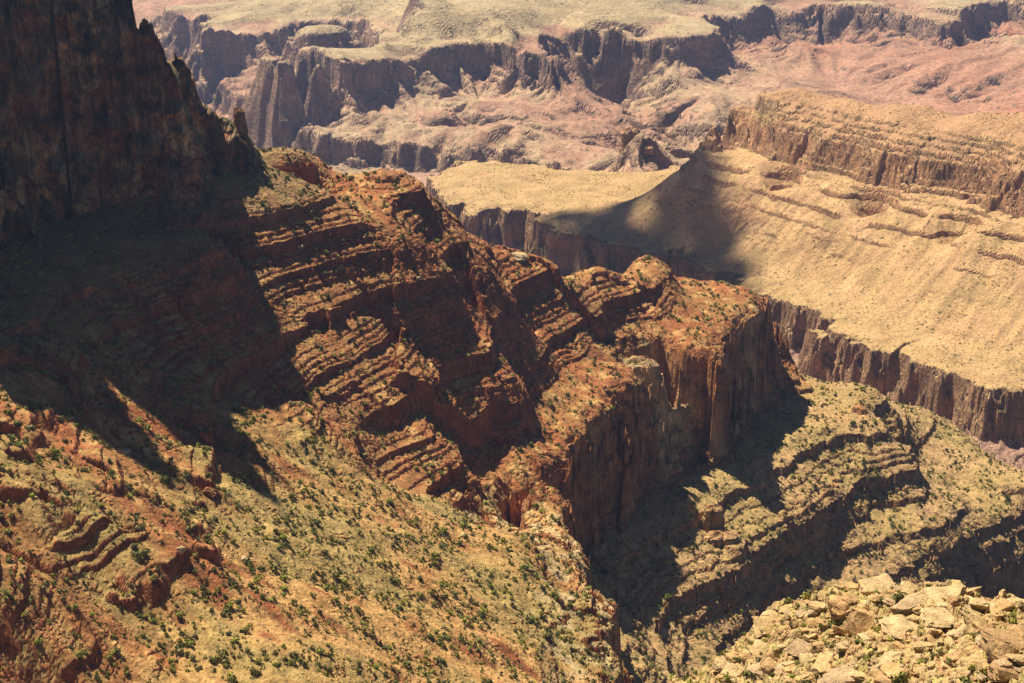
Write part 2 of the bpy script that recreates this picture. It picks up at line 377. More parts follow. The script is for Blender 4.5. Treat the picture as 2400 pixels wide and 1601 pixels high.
UR = [at_d(p[0], p[1], 203) for p in ((380, 20), (428, 34), (504, 38), (470, 55), (487, 70), (555, 68), (606, 66), (666, 60), (683, 51), (768, 47), (853, 44), (900, 60), (880, 100), (812, 113), (768, 112), (700, 116), (660, 121), (646, 130), (658, 140),
     (725, 141), (790, 141), (853, 141), (912, 134), (947, 123), (998, 115), (1023, 111), (1066, 102), (1100, 102), (1151, 100), (1193, 104), (1236, 111), (1290, 115), (1275, 98), (1262, 80), (1302, 74), (1338, 69), (1419, 74), (1470, 77), (1532, 82), (1608, 84), (1675, 78), (1690, 60), (1629, 34), (1659, 26), (1761, 18), (1812, 8), (1863, 10), (1930, 5), (1966, 10), (2078, 15), (2119, 20), (2195, 33), (2248, 36), (2250, 18), (2310, 5))]
rim(PD, zd, UR, 203, [(16, 141)], [(16, 205), (60, 209)], -1, 48, [at_d(648, 130, 203), at_d(662, 122, 203), at_d(675, 140, 203)], 75)
d_px(215, (700, 70), (800, 62), (1100, 88), (1400, 50), (1550, 60), (620, 55)); d_px(222, (900, 100), (1000, 85), (1200, 80), (600, 30), (1500, 30), (1600, 10))
d_px(245, (950, 50), (1070, 50), (1180, 55), (1350, 10)); d_px(272, (950, 14), (1060, 10)); d_px(262, (1160, 25)); d_px(240, (1250, 30), (800, 10))
LR = [at_d(p[0], p[1], 40) for p in ((520, 190), (542, 221), (598, 238), (632, 246), (683, 264), (722, 275), (708, 290), (725, 307), (768, 323), (823, 330), (878, 336), (938, 337), (1023, 342), (1108, 355), (1193, 368), (1248, 383), (1330, 402))]
rim(PD, zd, LR, 40, [(16, -15)], [(16, 42), (50, 50)], -1, 45)
d_px(80, (900, 270), (1100, 260), (1200, 300), (750, 240)); d_px(95, (1000, 220), (1250, 200), (680, 200)); d_px(60, (1050, 310), (1300, 280), (1100, 180 + 100)); d_px(25, (1400, 350))
d_px(130, (1500, 125)); d_px(100, (1400, 150), (1550, 180), (1330, 160)); d_px(62, (1460, 190)); d_px(32, (1490, 265)); d_px(12, (1540, 320)); d_px(5, (1600, 372)); d_px(70, (1600, 250), (1700, 200)); d_px(40, (1650, 290))
d_px(110, (1720, 130), (1850, 110)); d_px(70, (1980, 166)); d_px(60, (2040, 195)); d_px(48, (2110, 228)); d_px(85, (1820, 190), (1750, 210)); d_px(100, (1950, 110)); d_px(125, (2100, 90), (2060, 60)); d_px(122, (2210, 100)); d_px(95, (2150, 170)); d_px(68, (2080, 255)); d_px(60, (2250, 240)); d_px(95, (2300, 190)); d_px(90, (2400, 240)); d_px(130, (2330, 100)); d_px(150, (2400, 90)); d_px(175, (2400, 20)); d_px(200, (2500, 10))
d_px(95, (430, 110), (400, 70)); d_px(60, (470, 165), (560, 190), (420, 140)); d_px(20, (480, 215)); d_px(-25, (440, 250), (520, 270)); d_px(-45, (620, 350), (590, 385)); d_px(-20, (760, 390)); d_px(-22, (900, 410)); d_px(130, (350, 15), (300, 0)); d_px(100, (340, 60)); d_px(0, (380, 200))
d_xy((-600, 3000, -60), (-300, 2800, -50), (-900, 3500, -60), (-200, 3300, -30), (100, 3800, 0), (300, 3700, 5), (0, 2500, 10), (200, 2350, 30), (500, 2150, 42), (700, 2050, 35), (800, 1800, 25), (-300, 2200, 0), (900, 2300, 50), (900, 3200, 30), (700, 3900, 20), (1200, 3800, 30), (1500, 3200, 60), (-1200, 4500, 100), (-1500, 5500, 200), (1800, 5000, 120), (0, 7500, 420), (-1500, 7200, 350), (1500, 7200, 300), (2500, 6500, 250))
d_xy((300, 3670, 140), (345, 3610, 105), (220, 3700, 55), (150, 3680, 20), (330, 3740, 90), (400, 3700, 70)); d_px(60, (1060, 560), (1200, 610)); d_px(45, (2000, 930), (2150, 1000)); d_px(35, (2300, 1080))
FD = Field(PD, 5e-6)
rD = rows(1500, 7700)
S, gx, gy = FD.grid(rD)
shp = S.shape; S = S.ravel(); gx = gx.ravel(); gy = gy.ravel(); X = GX[rD].ravel(); Y = GY[rD].ravel()
S = np.clip(S, -260, 420)
g = np.clip(np.hypot(gx, gy), .06, .7)
far = sstep(2700, 3600, Y)
G1 = gully(X, Y, gx, gy, 190, 11); G2 = gully(X, Y, gx, gy, 80, 12); G3 = gully(X, Y, gx, gy, 34, 13)
S203 = np.interp(202, ZD, SD); S140 = np.interp(140, ZD, SD)
hi = 1 - .8 * sstep(S203 - 8, S203, S)
disp = hi * (samp(T_RID, X, Y, 420, .2) * 6 + samp(T_RID, X, Y, 130, 1.3) * 2.0 + samp(T_FBM, X, Y, 45, .6) * .8 + samp(T_BLK, X, Y, 330, .6) * 3 + samp(T_BLK, X, Y, 120, .3) * 3.0)
Sn = S + g * disp * (.35 + .65 * far)
lowp = 1 - sstep(S140 - 8, S203 - 4, S)
Sn += lowp * (G1 * 11 + G2 * 4.5) * np.clip(g * 3, .15, 1) * far
cm = np.clip(.95 + .4 * samp(T_SM, X, Y, 330, 2.4), .45, 1)
SD2 = np.interp(ZD, [-200, ZD[1], ZD[4], ZD[5], ZD[-1]], [SD[0], SD[1], SD[4], SD[5], SD[-1]])
z1 = np.interp(Sn, SD, ZD)
Sn = rough3(Sn, g, z1, X, Y, ((T_BLK, 110, .8, 3.0), (T_BLK, 45, 1., 1.4)), sstep(100, 140, z1) * (1 - sstep(202, 206, z1)) + sstep(-30, -15, z1) * (1 - sstep(38, 45, z1)))
Sn = np.minimum(Sn, zd(212) + np.clip((Y - 4560) * .5, 0, 300) + np.clip((X + 430) * .5, 0, 300))
ZDf = np.interp(Sn, SD, ZD) * cm + np.interp(Sn, [SD[0], SD[1] - 12, SD[2] + 10, SD[4] - 14, SD[5] + 10, SD[-1]], [ZD[0], ZD[1] - 12, ZD[2] + 8, ZD[4] - 14, ZD[5] + 6, ZD[-1]]) * (1 - cm)
slope = sstep(-5, 60, ZDf) * (1 - sstep(125, 150, ZDf))
# tilted beds cropping out of the lower slopes
bed = (ZDf + .10 * X - .12 * Y) / 17.0 + samp(T_FBM, X, Y, 400, .4) * .22
fr = bed - np.floor(bed); bz = sstep(.0, .22, fr) - fr
bm = np.clip(samp(T_SM, X, Y, 380, .9) * 1.2 + .1, 0, 1) * slope
ZDf += bz * 5.5 * bm
ZDf += slope * (G3 * 1.5 + G2 * 3.2 + G1 * 3) * np.clip(g * 3, .2, 1) + (samp(T_FBM, X, Y, 60, .1) * .35 + samp(T_BIL, X, Y, 22, .4) * .2) * (1 - .75 * sstep(200, 210, ZDf))
tonto = sstep(200, 210, ZDf)
ZDf += tonto * (G2 * 2.2 + G1 * 5.0 + G3 * 1.0) * np.clip(g - .04, 0, .5) * 1.5
lb = ZDf / 7.0 + samp(T_FBM, X, Y, 500, .2) * .3; lb = lb - np.floor(lb); ZDf += tonto * (sstep(.0, .3, lb) - lb) * 2.4 * np.clip(samp(T_SM, X, Y, 260, 2.2) + .2, 0, 1)
ZDf = ZDf + dip(X, Y)
HD = np.full((NR, NC), -300., np.float32); HD[rD] = ZDf.reshape(shp)
BM = np.zeros((NR, NC), np.float32); BM[rD] = bm.reshape(shp)

# =================================================================== middle butte on its green platform
LC = [(85, .8), (3, .5), (9, .1), (1, .6), (13, .08), (2, .6), (11, .1), (1, .5), (14, .07), (1, .5), (10, .12), (55, 1.1), (4, .4), (24, 1.3), (4, .3), (17, 1.4), (7, .2), (13, 1.5), (10, .18), (6, 1.5), (3, .3), (4, 1.4), (3, 1.6)]   # 0..300: tapeats 85..150
LC += [(8, .25), (3, 1.3), (9, .25), (2, 1.0), (14, .22), (1.5, .8), (13, .25), (3, 1.2), (9, .4), (4, 1.3), (6, .4), (5, 1.3), (4, .4), (6, 1.2), (3, .4), (300, 1.0)]
ZC, SC = strata(LC, 0.)
zc_sm = [(85, .8), (65, float((np.interp(150, ZC, SC) - np.interp(85, ZC, SC)) / 65)), (150, float((np.interp(300, ZC, SC) - np.interp(150, ZC, SC)) / 150)), (90, float((np.interp(390, ZC, SC) - np.interp(300, ZC, SC)) / 90)), (300, 1.0)]
ZC2, SC2 = strata(zc_sm, 0.)
def zcs(z): return float(np.interp(z, ZC2, SC2))
PC = []
def c_px(z, *pts):
    for p in pts:
        x, y = at(p[0], p[1], z); PC.append((x, y, zcs(z)))
def c_off(z, z2, dx, dy, *pts):
    for p in pts:
        x, y = at(p[0], p[1], z); PC.append((x + dx, y + dy, zcs(z2)))
FR = ((1010, 428), (1050, 475), (1100, 495), (1170, 480), (1250, 505), (1350, 545), (1420, 562), (1500, 575), (1600, 600), (1700, 645), (1760, 682), (1880, 718), (1905, 757), (1990, 782), (2090, 832), (2200, 862), (2280, 892), (2351, 887), (2450, 905))
BR = ((1008, 402), (1035, 382), (1100, 373), (1160, 371), (1330, 391), (1400, 397), (1450, 400))
rim(PC, zcs, [at(*p, 151) for p in FR], 151, [(45, 78)], [(40, 156)], -1, 70); c_px(151, *BR)
c_off(151, 70, -20, 90, *BR)
c_px(157, (1200, 420)); c_px(160, (1400, 455), (1500, 460)); c_px(178, (1560, 440)); c_px(180, (1550, 390)); c_px(200, (1700, 520)); c_px(165, (1720, 640)); c_px(195, (1900, 600)); c_px(180, (2100, 720)); c_px(163, (2300, 830)); c_px(225, (2300, 660)); c_px(248, (2200, 560)); c_px(242, (1800, 455)); c_px(240, (1650, 400)); c_px(235, (2000, 520))
rim(PC, zcs, [at(*p, 296) for p in ((1735, 361), (1800, 377), (1900, 402), (2000, 427), (2200, 467), (2351, 507), (2450, 532))], 296, [(60, 272)], [(38, 340)], -1, 60)
c_px(296, (1640, 338), (1690, 349)); c_px(316, (1664, 294)); c_px(342, (1692, 264)); c_px(385, (1740, 232)); c_px(410, (1830, 201)); c_px(400, (1870, 222)); c_px(406, (1950, 226)); c_px(410, (2050, 241)); c_px(412, (2130, 243)); c_px(400, (2175, 271)); c_px(415, (2250, 257)); c_px(425, (2351, 257), (2450, 250))
for p, z in (((1692, 264), 342), ((1740, 232), 385), ((1830, 201), 410), ((1950, 226), 406), ((2050, 241), 410), ((2130, 243), 412), ((2250, 257), 415), ((2351, 257), 425), ((2450, 250), 425)):
    c_off(z, z - 55, 25, 60, p); c_off(z, z - 130, 60, 150, p); c_off(z, 150, 120, 300, p)
c_off(200, 100, 0, 250, (1560, 400))
Nx, Ny = at(1640, 338, 296)
PC += [(Nx - 50, Ny + 25, zcs(250)), (Nx - 25, Ny + 90, zcs(235)), (Nx + 40, Ny + 140, zcs(225)), (Nx + 130, Ny + 170, zcs(215))]
FC = Field(PC, 5e-6)
rC = rows(1950, 4000)
S, gx, gy = FC.grid(rC)
shp = S.shape; S = S.ravel(); gx = gx.ravel(); gy = gy.ravel(); X = GX[rC].ravel(); Y = GY[rC].ravel()
g = np.clip(np.hypot(gx, gy), .08, 1.3)
zsm = np.interp(S, SC2, ZC2)
tap = sstep(60, 80, zsm) * (1 - sstep(152, 165, zsm)); rw = sstep(285, 300, zsm)
tons = sstep(152, 170, zsm) * (1 - rw)
ct = 1 - .75 * sstep(385, 400, zsm)
disp = (samp(T_RID, X, Y, 230, .9) * 5 + samp(T_RID, X, Y, 85, 2.3) * (3.5 - 2.6 * rw) + samp(T_FBM, X, Y, 30, .2) * (1.2 - .8 * rw) + samp(T_BLK, X, Y, 90, 2.4) * 2.5 + samp(T_BLK, X, Y, 34, 2.4) * (1.2 - .9 * rw)) * (1 - .9 * tons) * ct + samp(T_SM, X, Y, 160, .3) * tons * .6
disp += tap * (samp(T_RID, X, Y, 120, .5) * 6 + samp(T_BLK, X, Y, 200, 2.4) * 10) + ct * rw * samp(T_BLK, X, Y, 200, 1.7) * 3.0
Sn = S + g * disp
lm = np.clip(.25 + .9 * samp(T_SM, X, Y, 200, .5), 0, .9) * sstep(185, 215, zsm); lm = np.maximum(lm, np.maximum(tap, np.clip(sstep(222, 250, zsm) * np.clip(.75 + .7 * samp(T_SM, X, Y, 130, 1.5), .1, 1) + rw, 0, 1)))
z1 = np.interp(Sn, SC, ZC) * lm + np.interp(Sn, SC2, ZC2) * (1 - lm)
Sn = rough3(Sn, g, z1, X, Y, ((T_BLK, 90, .8, 1.6), (T_BLK, 34, 1., .7), (T_FBM, 40, 1., .6), (T_BIL, 14, 1., .25)), tap * .9 + rw * ct)
ZCf = np.interp(Sn, SC, ZC) * lm + np.interp(Sn, SC2, ZC2) * (1 - lm)
G1 = gully(X, Y, gx, gy, 60, 31); G2 = gully(X, Y, gx, gy, 24, 32)
ZCf += tons * (G1 * 1.5 + G2 * .8) * np.clip(g * 3, .1, 1) * sstep(155, 185, zsm) + samp(T_FBM, X, Y, 20, .5) * (.15 + .2 * rw) + samp(T_BIL, X, Y, 8, .5) * .15
HC = np.full((NR, NC), -500., np.float32); HC[rC] = ZCf.reshape(shp)

# =================================================================== near knoll at lower right
PE = []
for px, py, dst in ((1560, 1568, 322), (1640, 1536, 330), (1700, 1482, 333), (1780, 1402, 336), (1880, 1372, 336), (1960, 1347, 336), (2080, 1352, 330), (2190, 1343, 326), (2250, 1386, 322), (2360, 1406, 318), (2600, 1420, 310),
                    (1800, 1568, 296), (2000, 1568, 280), (2200, 1568, 268), (2351, 1568, 262), (1850, 1480, 308), (2100, 1470, 294), (2300, 1480, 286), (2000, 1420, 315), (1750, 1520, 312), (2600, 1650, 250), (1900, 1750, 262), (2200, 1800, 240), (1640, 1640, 308)):
    d = ray(px, py); h = math.hypot(d[0], d[1]); t = dst / h
    PE.append((d[0] * t, d[1] * t, 1000 + d[2] * t))
    if dst in (322, 330, 333, 336, 326, 318, 310) and py < 1600:
        x, y, z = PE[-1]; PE.append((x + 2, y + 22, z - 20)); PE.append((x + 5, y + 70, z - 110)); 
PE.append((-20, 330, 690)); PE.append((0, 280, 700)); PE.append((20, 400, 600))
FE = Field(PE, 1e-7)
rE = rows(235, 470)
S, gx, gy = FE.grid(rE)
shp = S.shape; S = S.ravel(); X = GX[rE].ravel(); Y = GY[rE].ravel()
ze = S + samp(T_FBM, X, Y, 26, .3) * 1.3 + samp(T_BIL, X, Y, 9, .3) * .5
st = 2.6; u = (ze + .15 * X + .05 * Y) / st + samp(T_FBM, X, Y, 40, .3) * .5; fr = u - np.floor(u)
ze = ze + (sstep(.55, .8, fr) - fr) * st * .7 * np.clip(.6 + samp(T_SM, X, Y, 30, 1.), 0, 1)
ze += samp(T_BIL, X, Y, 3, .3) * .15
HE = np.full((NR, NC), -500., np.float32); HE[rE] = ze.reshape(shp)

# =================================================================== union
H = np.maximum(np.maximum(HA, HD), np.maximum(HC, HE)); H = np.maximum(np.maximum(H, HB), -120)
LF = np.argmax(np.stack([HA, HC, HD, HE, HB]), 0).astype(np.int8)
dr = np.gradient(H, RR, axis=0); dt = np.gradient(H, TH, axis=1) / RR[:, None]
SL = np.hypot(dr, dt).astype(np.float32)                       # slope (tangent)
el = (H - CAM_Z) / RR[:, None]
VIS = el >= np.maximum.accumulate(el, axis=0) - 1e-9
del el
def height(x, y):
    th = np.arctan2(x, y); r_ = np.hypot(x, y)
    j = np.clip((th - TH0) / (TH1 - TH0) * (NC - 1), 0, NC - 1.001); i = np.clip(np.interp(r_, RR, np.arange(NR)), 0, NR - 1.001)
    a = i.astype(int); b = j.astype(int); fa = i - a; fb = j - b
    return (H[a, b] * (1 - fa) + H[a + 1, b] * fa) * (1 - fb) + (H[a, b + 1] * (1 - fa) + H[a + 1, b + 1] * fa) * fb, a, b

# ------------------------------------------------------------------ rock and soil colours (albedo)
X = GX.ravel(); Y = GY.ravel(); Z = H.ravel(); lf = LF.ravel(); sl = SL.ravel()
XS = X + .8 * Z; YS = Y - .6 * Z
n1 = samp(T_FBM, XS, YS, 120, .4); n2 = samp(T_FBM, XS, YS, 25, 1.4); n3 = samp(T_FBM, XS, YS, 7, .8); del XS, YS
cl = sstep(.85, 1.5, sl + .15 * n3)                            # rock face (1) or debris (0)
def mix(a, b, t): return a + (b - a) * t[:, None]
def C(r, g_, b): return np.array([r, g_, b], np.float32)
TINT = np.zeros((NR * NC, 4), np.float32)
def layer_tone(z, seed, amp, th=4.0):
    r_ = np.random.default_rng(seed); n = 400; t = r_.normal(size=n).astype(np.float32)
    return np.interp(z / th, np.arange(n), t).astype(np.float32) * amp
# near complex
m = (lf == 0) | (lf == 4); z = Z[m]; x = X[m]; y = Y[m]; c = cl[m]; a1, a2, a3 = n1[m], n2[m], n3[m]
red = C(.295, .108, .04); redrock = C(.275, .092, .035); tan = C(.45, .262, .095); olive = C(.30, .23, .08); grey = C(.34, .25, .125); pale = C(.46, .36, .20)
soil = np.tile(red, (len(z), 1))
sm = sstep(15, -25, y - np.interp(x, [-500, -178, -95, -45, -15, 60], [1010, 1025, 1050, 1110, 1165, 1150]))
tanm = np.clip(sm * sstep(-195, -160, x - .10 * (y - 700) + a1 * 15) + .25 * a2, 0, 1)
soil = mix(soil, tan, np.clip(tanm + .08 + .26 * a2, 0, 1))
soil = mix(soil, olive, np.clip(.36 + .4 * a1, 0, .75) * (.35 + .65 * sm))
soil = mix(soil, pale, np.clip(sm * sstep(478, 462, z) * (.1 + .5 * a2), 0, .6))
low = sstep(352, 335, z)
soil = mix(soil, mix(np.tile(C(.385, .245, .11), (len(z), 1)), C(.345, .238, .092), np.clip(.5 + .5 * a1, 0, 1)), low)
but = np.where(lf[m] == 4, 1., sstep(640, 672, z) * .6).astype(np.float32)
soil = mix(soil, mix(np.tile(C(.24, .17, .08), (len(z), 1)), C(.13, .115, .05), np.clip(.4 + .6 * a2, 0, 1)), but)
lt = layer_tone(z + a2 * 1.5, 3, .16)
rock = np.tile(redrock, (len(z), 1))
rw = sstep(345, 352, z) * (1 - sstep(448, 452, z))
rock = mix(rock, mix(np.tile(C(.33, .135, .05), (len(z), 1)), C(.40, .20, .085), sstep(.1, 1.2, a1 + .4 * a2)), rw); 
pm = rw * sstep(.45, .95, a2 * .3 + a1 * .2 + np.exp(-((x - 143) ** 2 + (y - 1452) ** 2) / 36. ** 2) * 1.4 + np.exp(-((x - 45) ** 2 + (y - 1010) ** 2) / 60. ** 2) * .8)
rock = mix(rock, C(.46, .31, .145), np.clip(pm, 0, 1) * .7); soil = mix(soil, pale, np.clip(pm, 0, 1) * .6)
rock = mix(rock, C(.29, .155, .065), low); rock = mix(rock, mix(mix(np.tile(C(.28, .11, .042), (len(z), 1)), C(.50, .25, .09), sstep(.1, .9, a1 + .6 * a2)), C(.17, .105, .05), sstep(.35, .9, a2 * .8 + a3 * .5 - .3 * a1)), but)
TINT[m, :3] = mix(soil, rock, c) * (1 + lt * (.45 + .55 * c) * (1 - .7 * sm) + .10 * a3)[:, None]
# middle butte
m = lf == 1; z = Z[m]; cl[m] = sstep(1.05, 1.8, sl[m]); c = cl[m]; a1, a2, a3 = n1[m], n2[m], n3[m]; x = X[m]; y = Y[m]
soil = mix(np.tile(C(.405, .265, .118), (len(z), 1)), C(.45, .28, .135), np.clip(.35 + .5 * a1 + sstep(200, 260, z) * .4, 0, 1))
soil = mix(soil, C(.40, .268, .118), sstep(185, 155, z + a1 * 8) * .8)
soil = mix(soil, C(.40, .235, .12), sstep(300, 320, z)); soil = mix(soil, C(.36, .22, .15), sstep(100, 85, z))
rock = mix(np.tile(C(.26, .155, .085), (len(z), 1)), C(.37, .20, .095), sstep(200, 240, z)); rock = mix(rock, C(.43, .28, .13), sstep(340, 385, z + a1 * 12))
TINT[m, :3] = mix(soil, rock, c) * (1 + layer_tone(z + a2, 5, .13) * c + .07 * a3)[:, None]
# background
m = lf == 2; c = cl[m]; a1, a2, a3 = n1[m], n2[m], n3[m]; x = X[m]; y = Y[m]; z = Z[m] - dip(x, y)
b1 = samp(T_FBM, x, y, 900, .4)
soil = mix(np.tile(C(.36, .205, .13), (len(z), 1)), C(.38, .265, .155), np.clip(.45 + .6 * b1 + .25 * a1, 0, 1))
redh = np.clip(sstep(500, 1500, x + b1 * 120) * sstep(165, 110, z) * (.55 + .3 * b1 + .12 * a1), 0, .95)
soil = mix(soil, C(.36, .15, .09), redh)
soil = mix(soil, C(.37, .28, .15), sstep(198, 206, z)); soil = mix(soil, C(.37, .20, .12), sstep(3000, 2600, y))
rock = mix(np.tile(C(.23, .15, .105), (len(z), 1)), C(.26, .165, .10), np.clip(.5 + .5 * a1, 0, 1))
redh = redh
TINT[m, :3] = mix(soil, rock, np.clip(c + .5 * BM.ravel()[m] * sstep(.5, .9, sl[m]), 0, 1)) * (1 + .07 * a3 + .06 * a2 + layer_tone(z * .7 + a2 + .03 * x, 9, .1) * (.45 + .55 * c))[:, None]
# knoll
m = lf == 3; a1, a2, a3 = n1[m], n2[m], n3[m]
k1 = samp(T_FBM, X[m], Y[m], 14, .2)
TINT[m, :3] = mix(mix(np.tile(C(.46, .32, .145), (m.sum(), 1)), C(.40, .24, .11), np.clip(.2 + .5 * k1, 0, 1)), C(.36, .30, .10), np.clip(.15 + .5 * a3, 0, .8)) * (1 + .06 * a3)[:, None]
TINT = np.clip(TINT, .01, .9); TINT[:, 3] = cl

# ------------------------------------------------------------------ materials
def node(nt, t, **kw):
    n = nt.nodes.new(t)
    for k, v in kw.items():
        if k.startswith('i_'): n.inputs[int(k[2:]) if k[2:].isdigit() else k[2:]].default_value = v
        else: setattr(n, k, v)
    return n
def terrain_mat(name, fine, med, bump, dots=None, strat=3.0):
    m = bpy.data.materials.new(name); m.use_nodes = True; nt = m.node_tree; L = nt.links.new
    b = nt.nodes['Principled BSDF']; b.inputs['Roughness'].default_value = .92; b.inputs['Specular IOR Level'].default_value = .15
    a = node(nt, 'ShaderNodeAttribute', attribute_name='tint'); g_ = node(nt, 'ShaderNodeNewGeometry')
    nf = node(nt, 'ShaderNodeTexNoise', noise_dimensions='3D'); nf.inputs['Scale'].default_value = 1 / fine; nf.inputs['Detail'].default_value = 5; nf.inputs['Roughness'].default_value = .65
    nm = node(nt, 'ShaderNodeTexNoise', noise_dimensions='3D'); nm.inputs['Scale'].default_value = 1 / med; nm.inputs['Detail'].default_value = 4
    mp = node(nt, 'ShaderNodeMapping'); mp.inputs['Scale'].default_value = (.12, .12, 1.0)
    mv = node(nt, 'ShaderNodeMapping'); mv.inputs['Scale'].default_value = (1.0, 1.0, .22)
    for n_ in (nf, nm): L(g_.outputs['Position'], n_.inputs['Vector'])
    L(g_.outputs['Position'], mp.inputs[0]); L(g_.outputs['Position'], mv.inputs[0])
    ns = node(nt, 'ShaderNodeTexNoise'); ns.inputs['Scale'].default_value = 1 / strat; ns.inputs['Detail'].default_value = 4; L(mp.outputs[0], ns.inputs['Vector'])
    nv = node(nt, 'ShaderNodeTexNoise'); nv.inputs['Scale'].default_value = 1 / (strat * 3.3); nv.inputs['Roughness'].default_value = .7; nv.inputs['Detail'].default_value = 5; nv.inputs['Distortion'].default_value = 1.2; ns.inputs['Distortion'].default_value = .8; L(mv.outputs[0], nv.inputs['Vector'])
    mj = node(nt, 'ShaderNodeMapping'); mj.inputs['Scale'].default_value = (1.0, 1.0, .55); wj = node(nt, 'ShaderNodeMix', data_type='RGBA', blend_type='ADD')
    wj.inputs[0].default_value = 1.0; sj = node(nt, 'ShaderNodeVectorMath', operation='SCALE'); sj.inputs['Scale'].default_value = med * 1.1; L(nm.outputs['Color'], sj.inputs[0])
    L(g_.outputs['Position'], wj.inputs[6]); L(sj.outputs[0], wj.inputs[7]); L(wj.outputs[2], mj.inputs[0])
    vj = node(nt, 'ShaderNodeTexVoronoi', feature='DISTANCE_TO_EDGE'); vj.inputs['Scale'].default_value = 1 / (strat * 2.6); L(mj.outputs[0], vj.inputs['Vector'])
    def math_(op, a_, b_, clamp=False):
        n_ = node(nt, 'ShaderNodeMath', operation=op, use_clamp=clamp)
        for k, v in ((0, a_), (1, b_)):
            if isinstance(v, (int, float)): n_.inputs[k].default_value = v
            else: L(v, n_.inputs[k])
        return n_.outputs[0]
    def rng_(v, lo, hi, f0=.3, f1=.7):
        n_ = node(nt, 'ShaderNodeMapRange'); n_.inputs[1].default_value = f0; n_.inputs[2].default_value = f1; n_.inputs[3].default_value = lo; n_.inputs[4].default_value = hi
        L(v, n_.inputs[0]); return n_.outputs[0]
    clf = a.outputs['Alpha']
    soilf = math_('MULTIPLY', rng_(nf.outputs[0], .68, 1.32), rng_(nm.outputs[0], .82, 1.18))
    rockf = math_('MULTIPLY', math_('MULTIPLY', rng_(ns.outputs[0], .90, 1.10), rng_(nv.outputs[0], .90, 1.10)), math_('MULTIPLY', math_('MULTIPLY', rng_(nf.outputs[0], .68, 1.32), rng_(nm.outputs[0], .62, 1.38)), rng_(vj.outputs['Distance'], .80, 1.02, .0, .05)))
    mxf = node(nt, 'ShaderNodeMix', data_type='FLOAT'); L(clf, mxf.inputs[0]); L(soilf, mxf.inputs[2]); L(rockf, mxf.inputs[3])
    mul = node(nt, 'ShaderNodeVectorMath', operation='SCALE'); L(a.outputs['Color'], mul.inputs[0]); L(mxf.outputs[0], mul.inputs['Scale'])
    col = mul.outputs[0]
    for cell, rad, colr, dens in (dots or ()):
        v = node(nt, 'ShaderNodeTexVoronoi', feature='F1'); v.inputs['Scale'].default_value = 1 / cell; L(g_.outputs['Position'], v.inputs['Vector'])
        sep = node(nt, 'ShaderNodeSeparateColor'); L(v.outputs['Color'], sep.inputs[0])
        inside = math_('LESS_THAN', v.outputs['Distance'], math_('MULTIPLY', sep.outputs[0], rad))
        thr = math_('LESS_THAN', sep.outputs[1], math_('MULTIPLY', rng_(nm.outputs[0], .1, 2.0), dens))
        f = math_('MULTIPLY', math_('MULTIPLY', inside, thr), math_('SUBTRACT', 1.0, math_('MULTIPLY', clf, .8)))
        mx = node(nt, 'ShaderNodeMix', data_type='RGBA'); L(f, mx.inputs[0]); L(col, mx.inputs[6]); mx.inputs[7].default_value = (*colr, 1); col = mx.outputs[2]
    L(col, b.inputs['Base Color'])
    hb = node(nt, 'ShaderNodeMix', data_type='FLOAT'); L(clf, hb.inputs[0]); L(nf.outputs[0], hb.inputs[2])
    L(math_('ADD', math_('ADD', math_('MULTIPLY', ns.outputs[0], .5), math_('MULTIPLY', nm.outputs[0], 2.5)), math_('ADD', math_('MULTIPLY', nf.outputs[0], 1.3), math_('MULTIPLY', math_('MINIMUM', vj.outputs['Distance'], .08), 4.0))), hb.inputs[3])
    bp = node(nt, 'ShaderNodeBump'); bp.inputs['Strength'].default_value = .9; bp.inputs['Distance'].default_value = bump
    L(hb.outputs[0], bp.inputs['Height']); L(bp.outputs[0], b.inputs['Normal'])
    return m
M_A = terrain_mat('red_rock_and_soil', 2.2, 12, 1.7, [(5.0, .30, (.10, .095, .03), .55)], 3.0)
M_C = terrain_mat('green_platform_rock', 4.5, 40, 3.0, [(9.0, .30, (.14, .12, .045), .5)], 5.0)
M_D = terrain_mat('pale_canyon_rock', 9, 70, 5.0, [(16.0, .34, (.14, .12, .06), .5)], 8.0)
M_E = terrain_mat('cream_limestone', .9, 5, .5, None, 1.2)

# ------------------------------------------------------------------ the land as objects
LAB = np.full(NR * NC, 9, np.int8)
rv = np.interp(X, [-500, -178, -95, -45, -15, 60], [1010, 1025, 1050, 1110, 1165, 1150])
LAB[lf == 0] = 0
LAB[(lf == 0) & (Y < rv) & (Z > 398)] = 1
LAB[lf == 4] = 2
LAB[(lf == 0) & (Z < 345)] = 3
LAB[(lf == 0) & (Y < rv) & (Z <= 398)] = 3
LAB[lf == 1] = 4
LAB[(lf == 1) & (Z > 292)] = 5
LAB[lf == 2] = 6
LAB[(lf == 2) & (Z > 140)] = 7
LAB[(lf == 2) & (Y < 3000)] = 8
LAB[lf == 3] = 9
LAND = {0: ('red_ridge', 'red ledged ridge ending in a sheer cliff', 'ridge', M_A), 1: ('scrub_slope', 'tan hillside dotted with green bushes', 'slope', M_A),
        2: ('shaded_butte', 'dark shaded rock butte rising out of the picture', 'butte', M_A), 3: ('bench_terrain', 'greenish stepped benches below the red cliff', 'benches', M_A),
        4: ('green_plateau', 'grassy sloping platform with a cliff edge under a cloud shadow', 'plateau', M_C), 5: ('sunlit_butte', 'orange sunlit layered butte above the green platform', 'butte', M_C),
        6: ('canyon_hills', 'hazy pink and red canyon slopes in the distance', 'hills', M_D), 7: ('pale_plateau', 'pale green far platforms edged by blue shadowed cliffs', 'plateau', M_D),
        8: ('canyon_floor', 'pink canyon floor below the platform cliff', 'canyon floor', M_D), 9: ('rocky_knoll', 'cream rocky knoll strewn with boulders', 'knoll', M_E)}
under = lf == 4                                                # below the butte the debris slope goes on
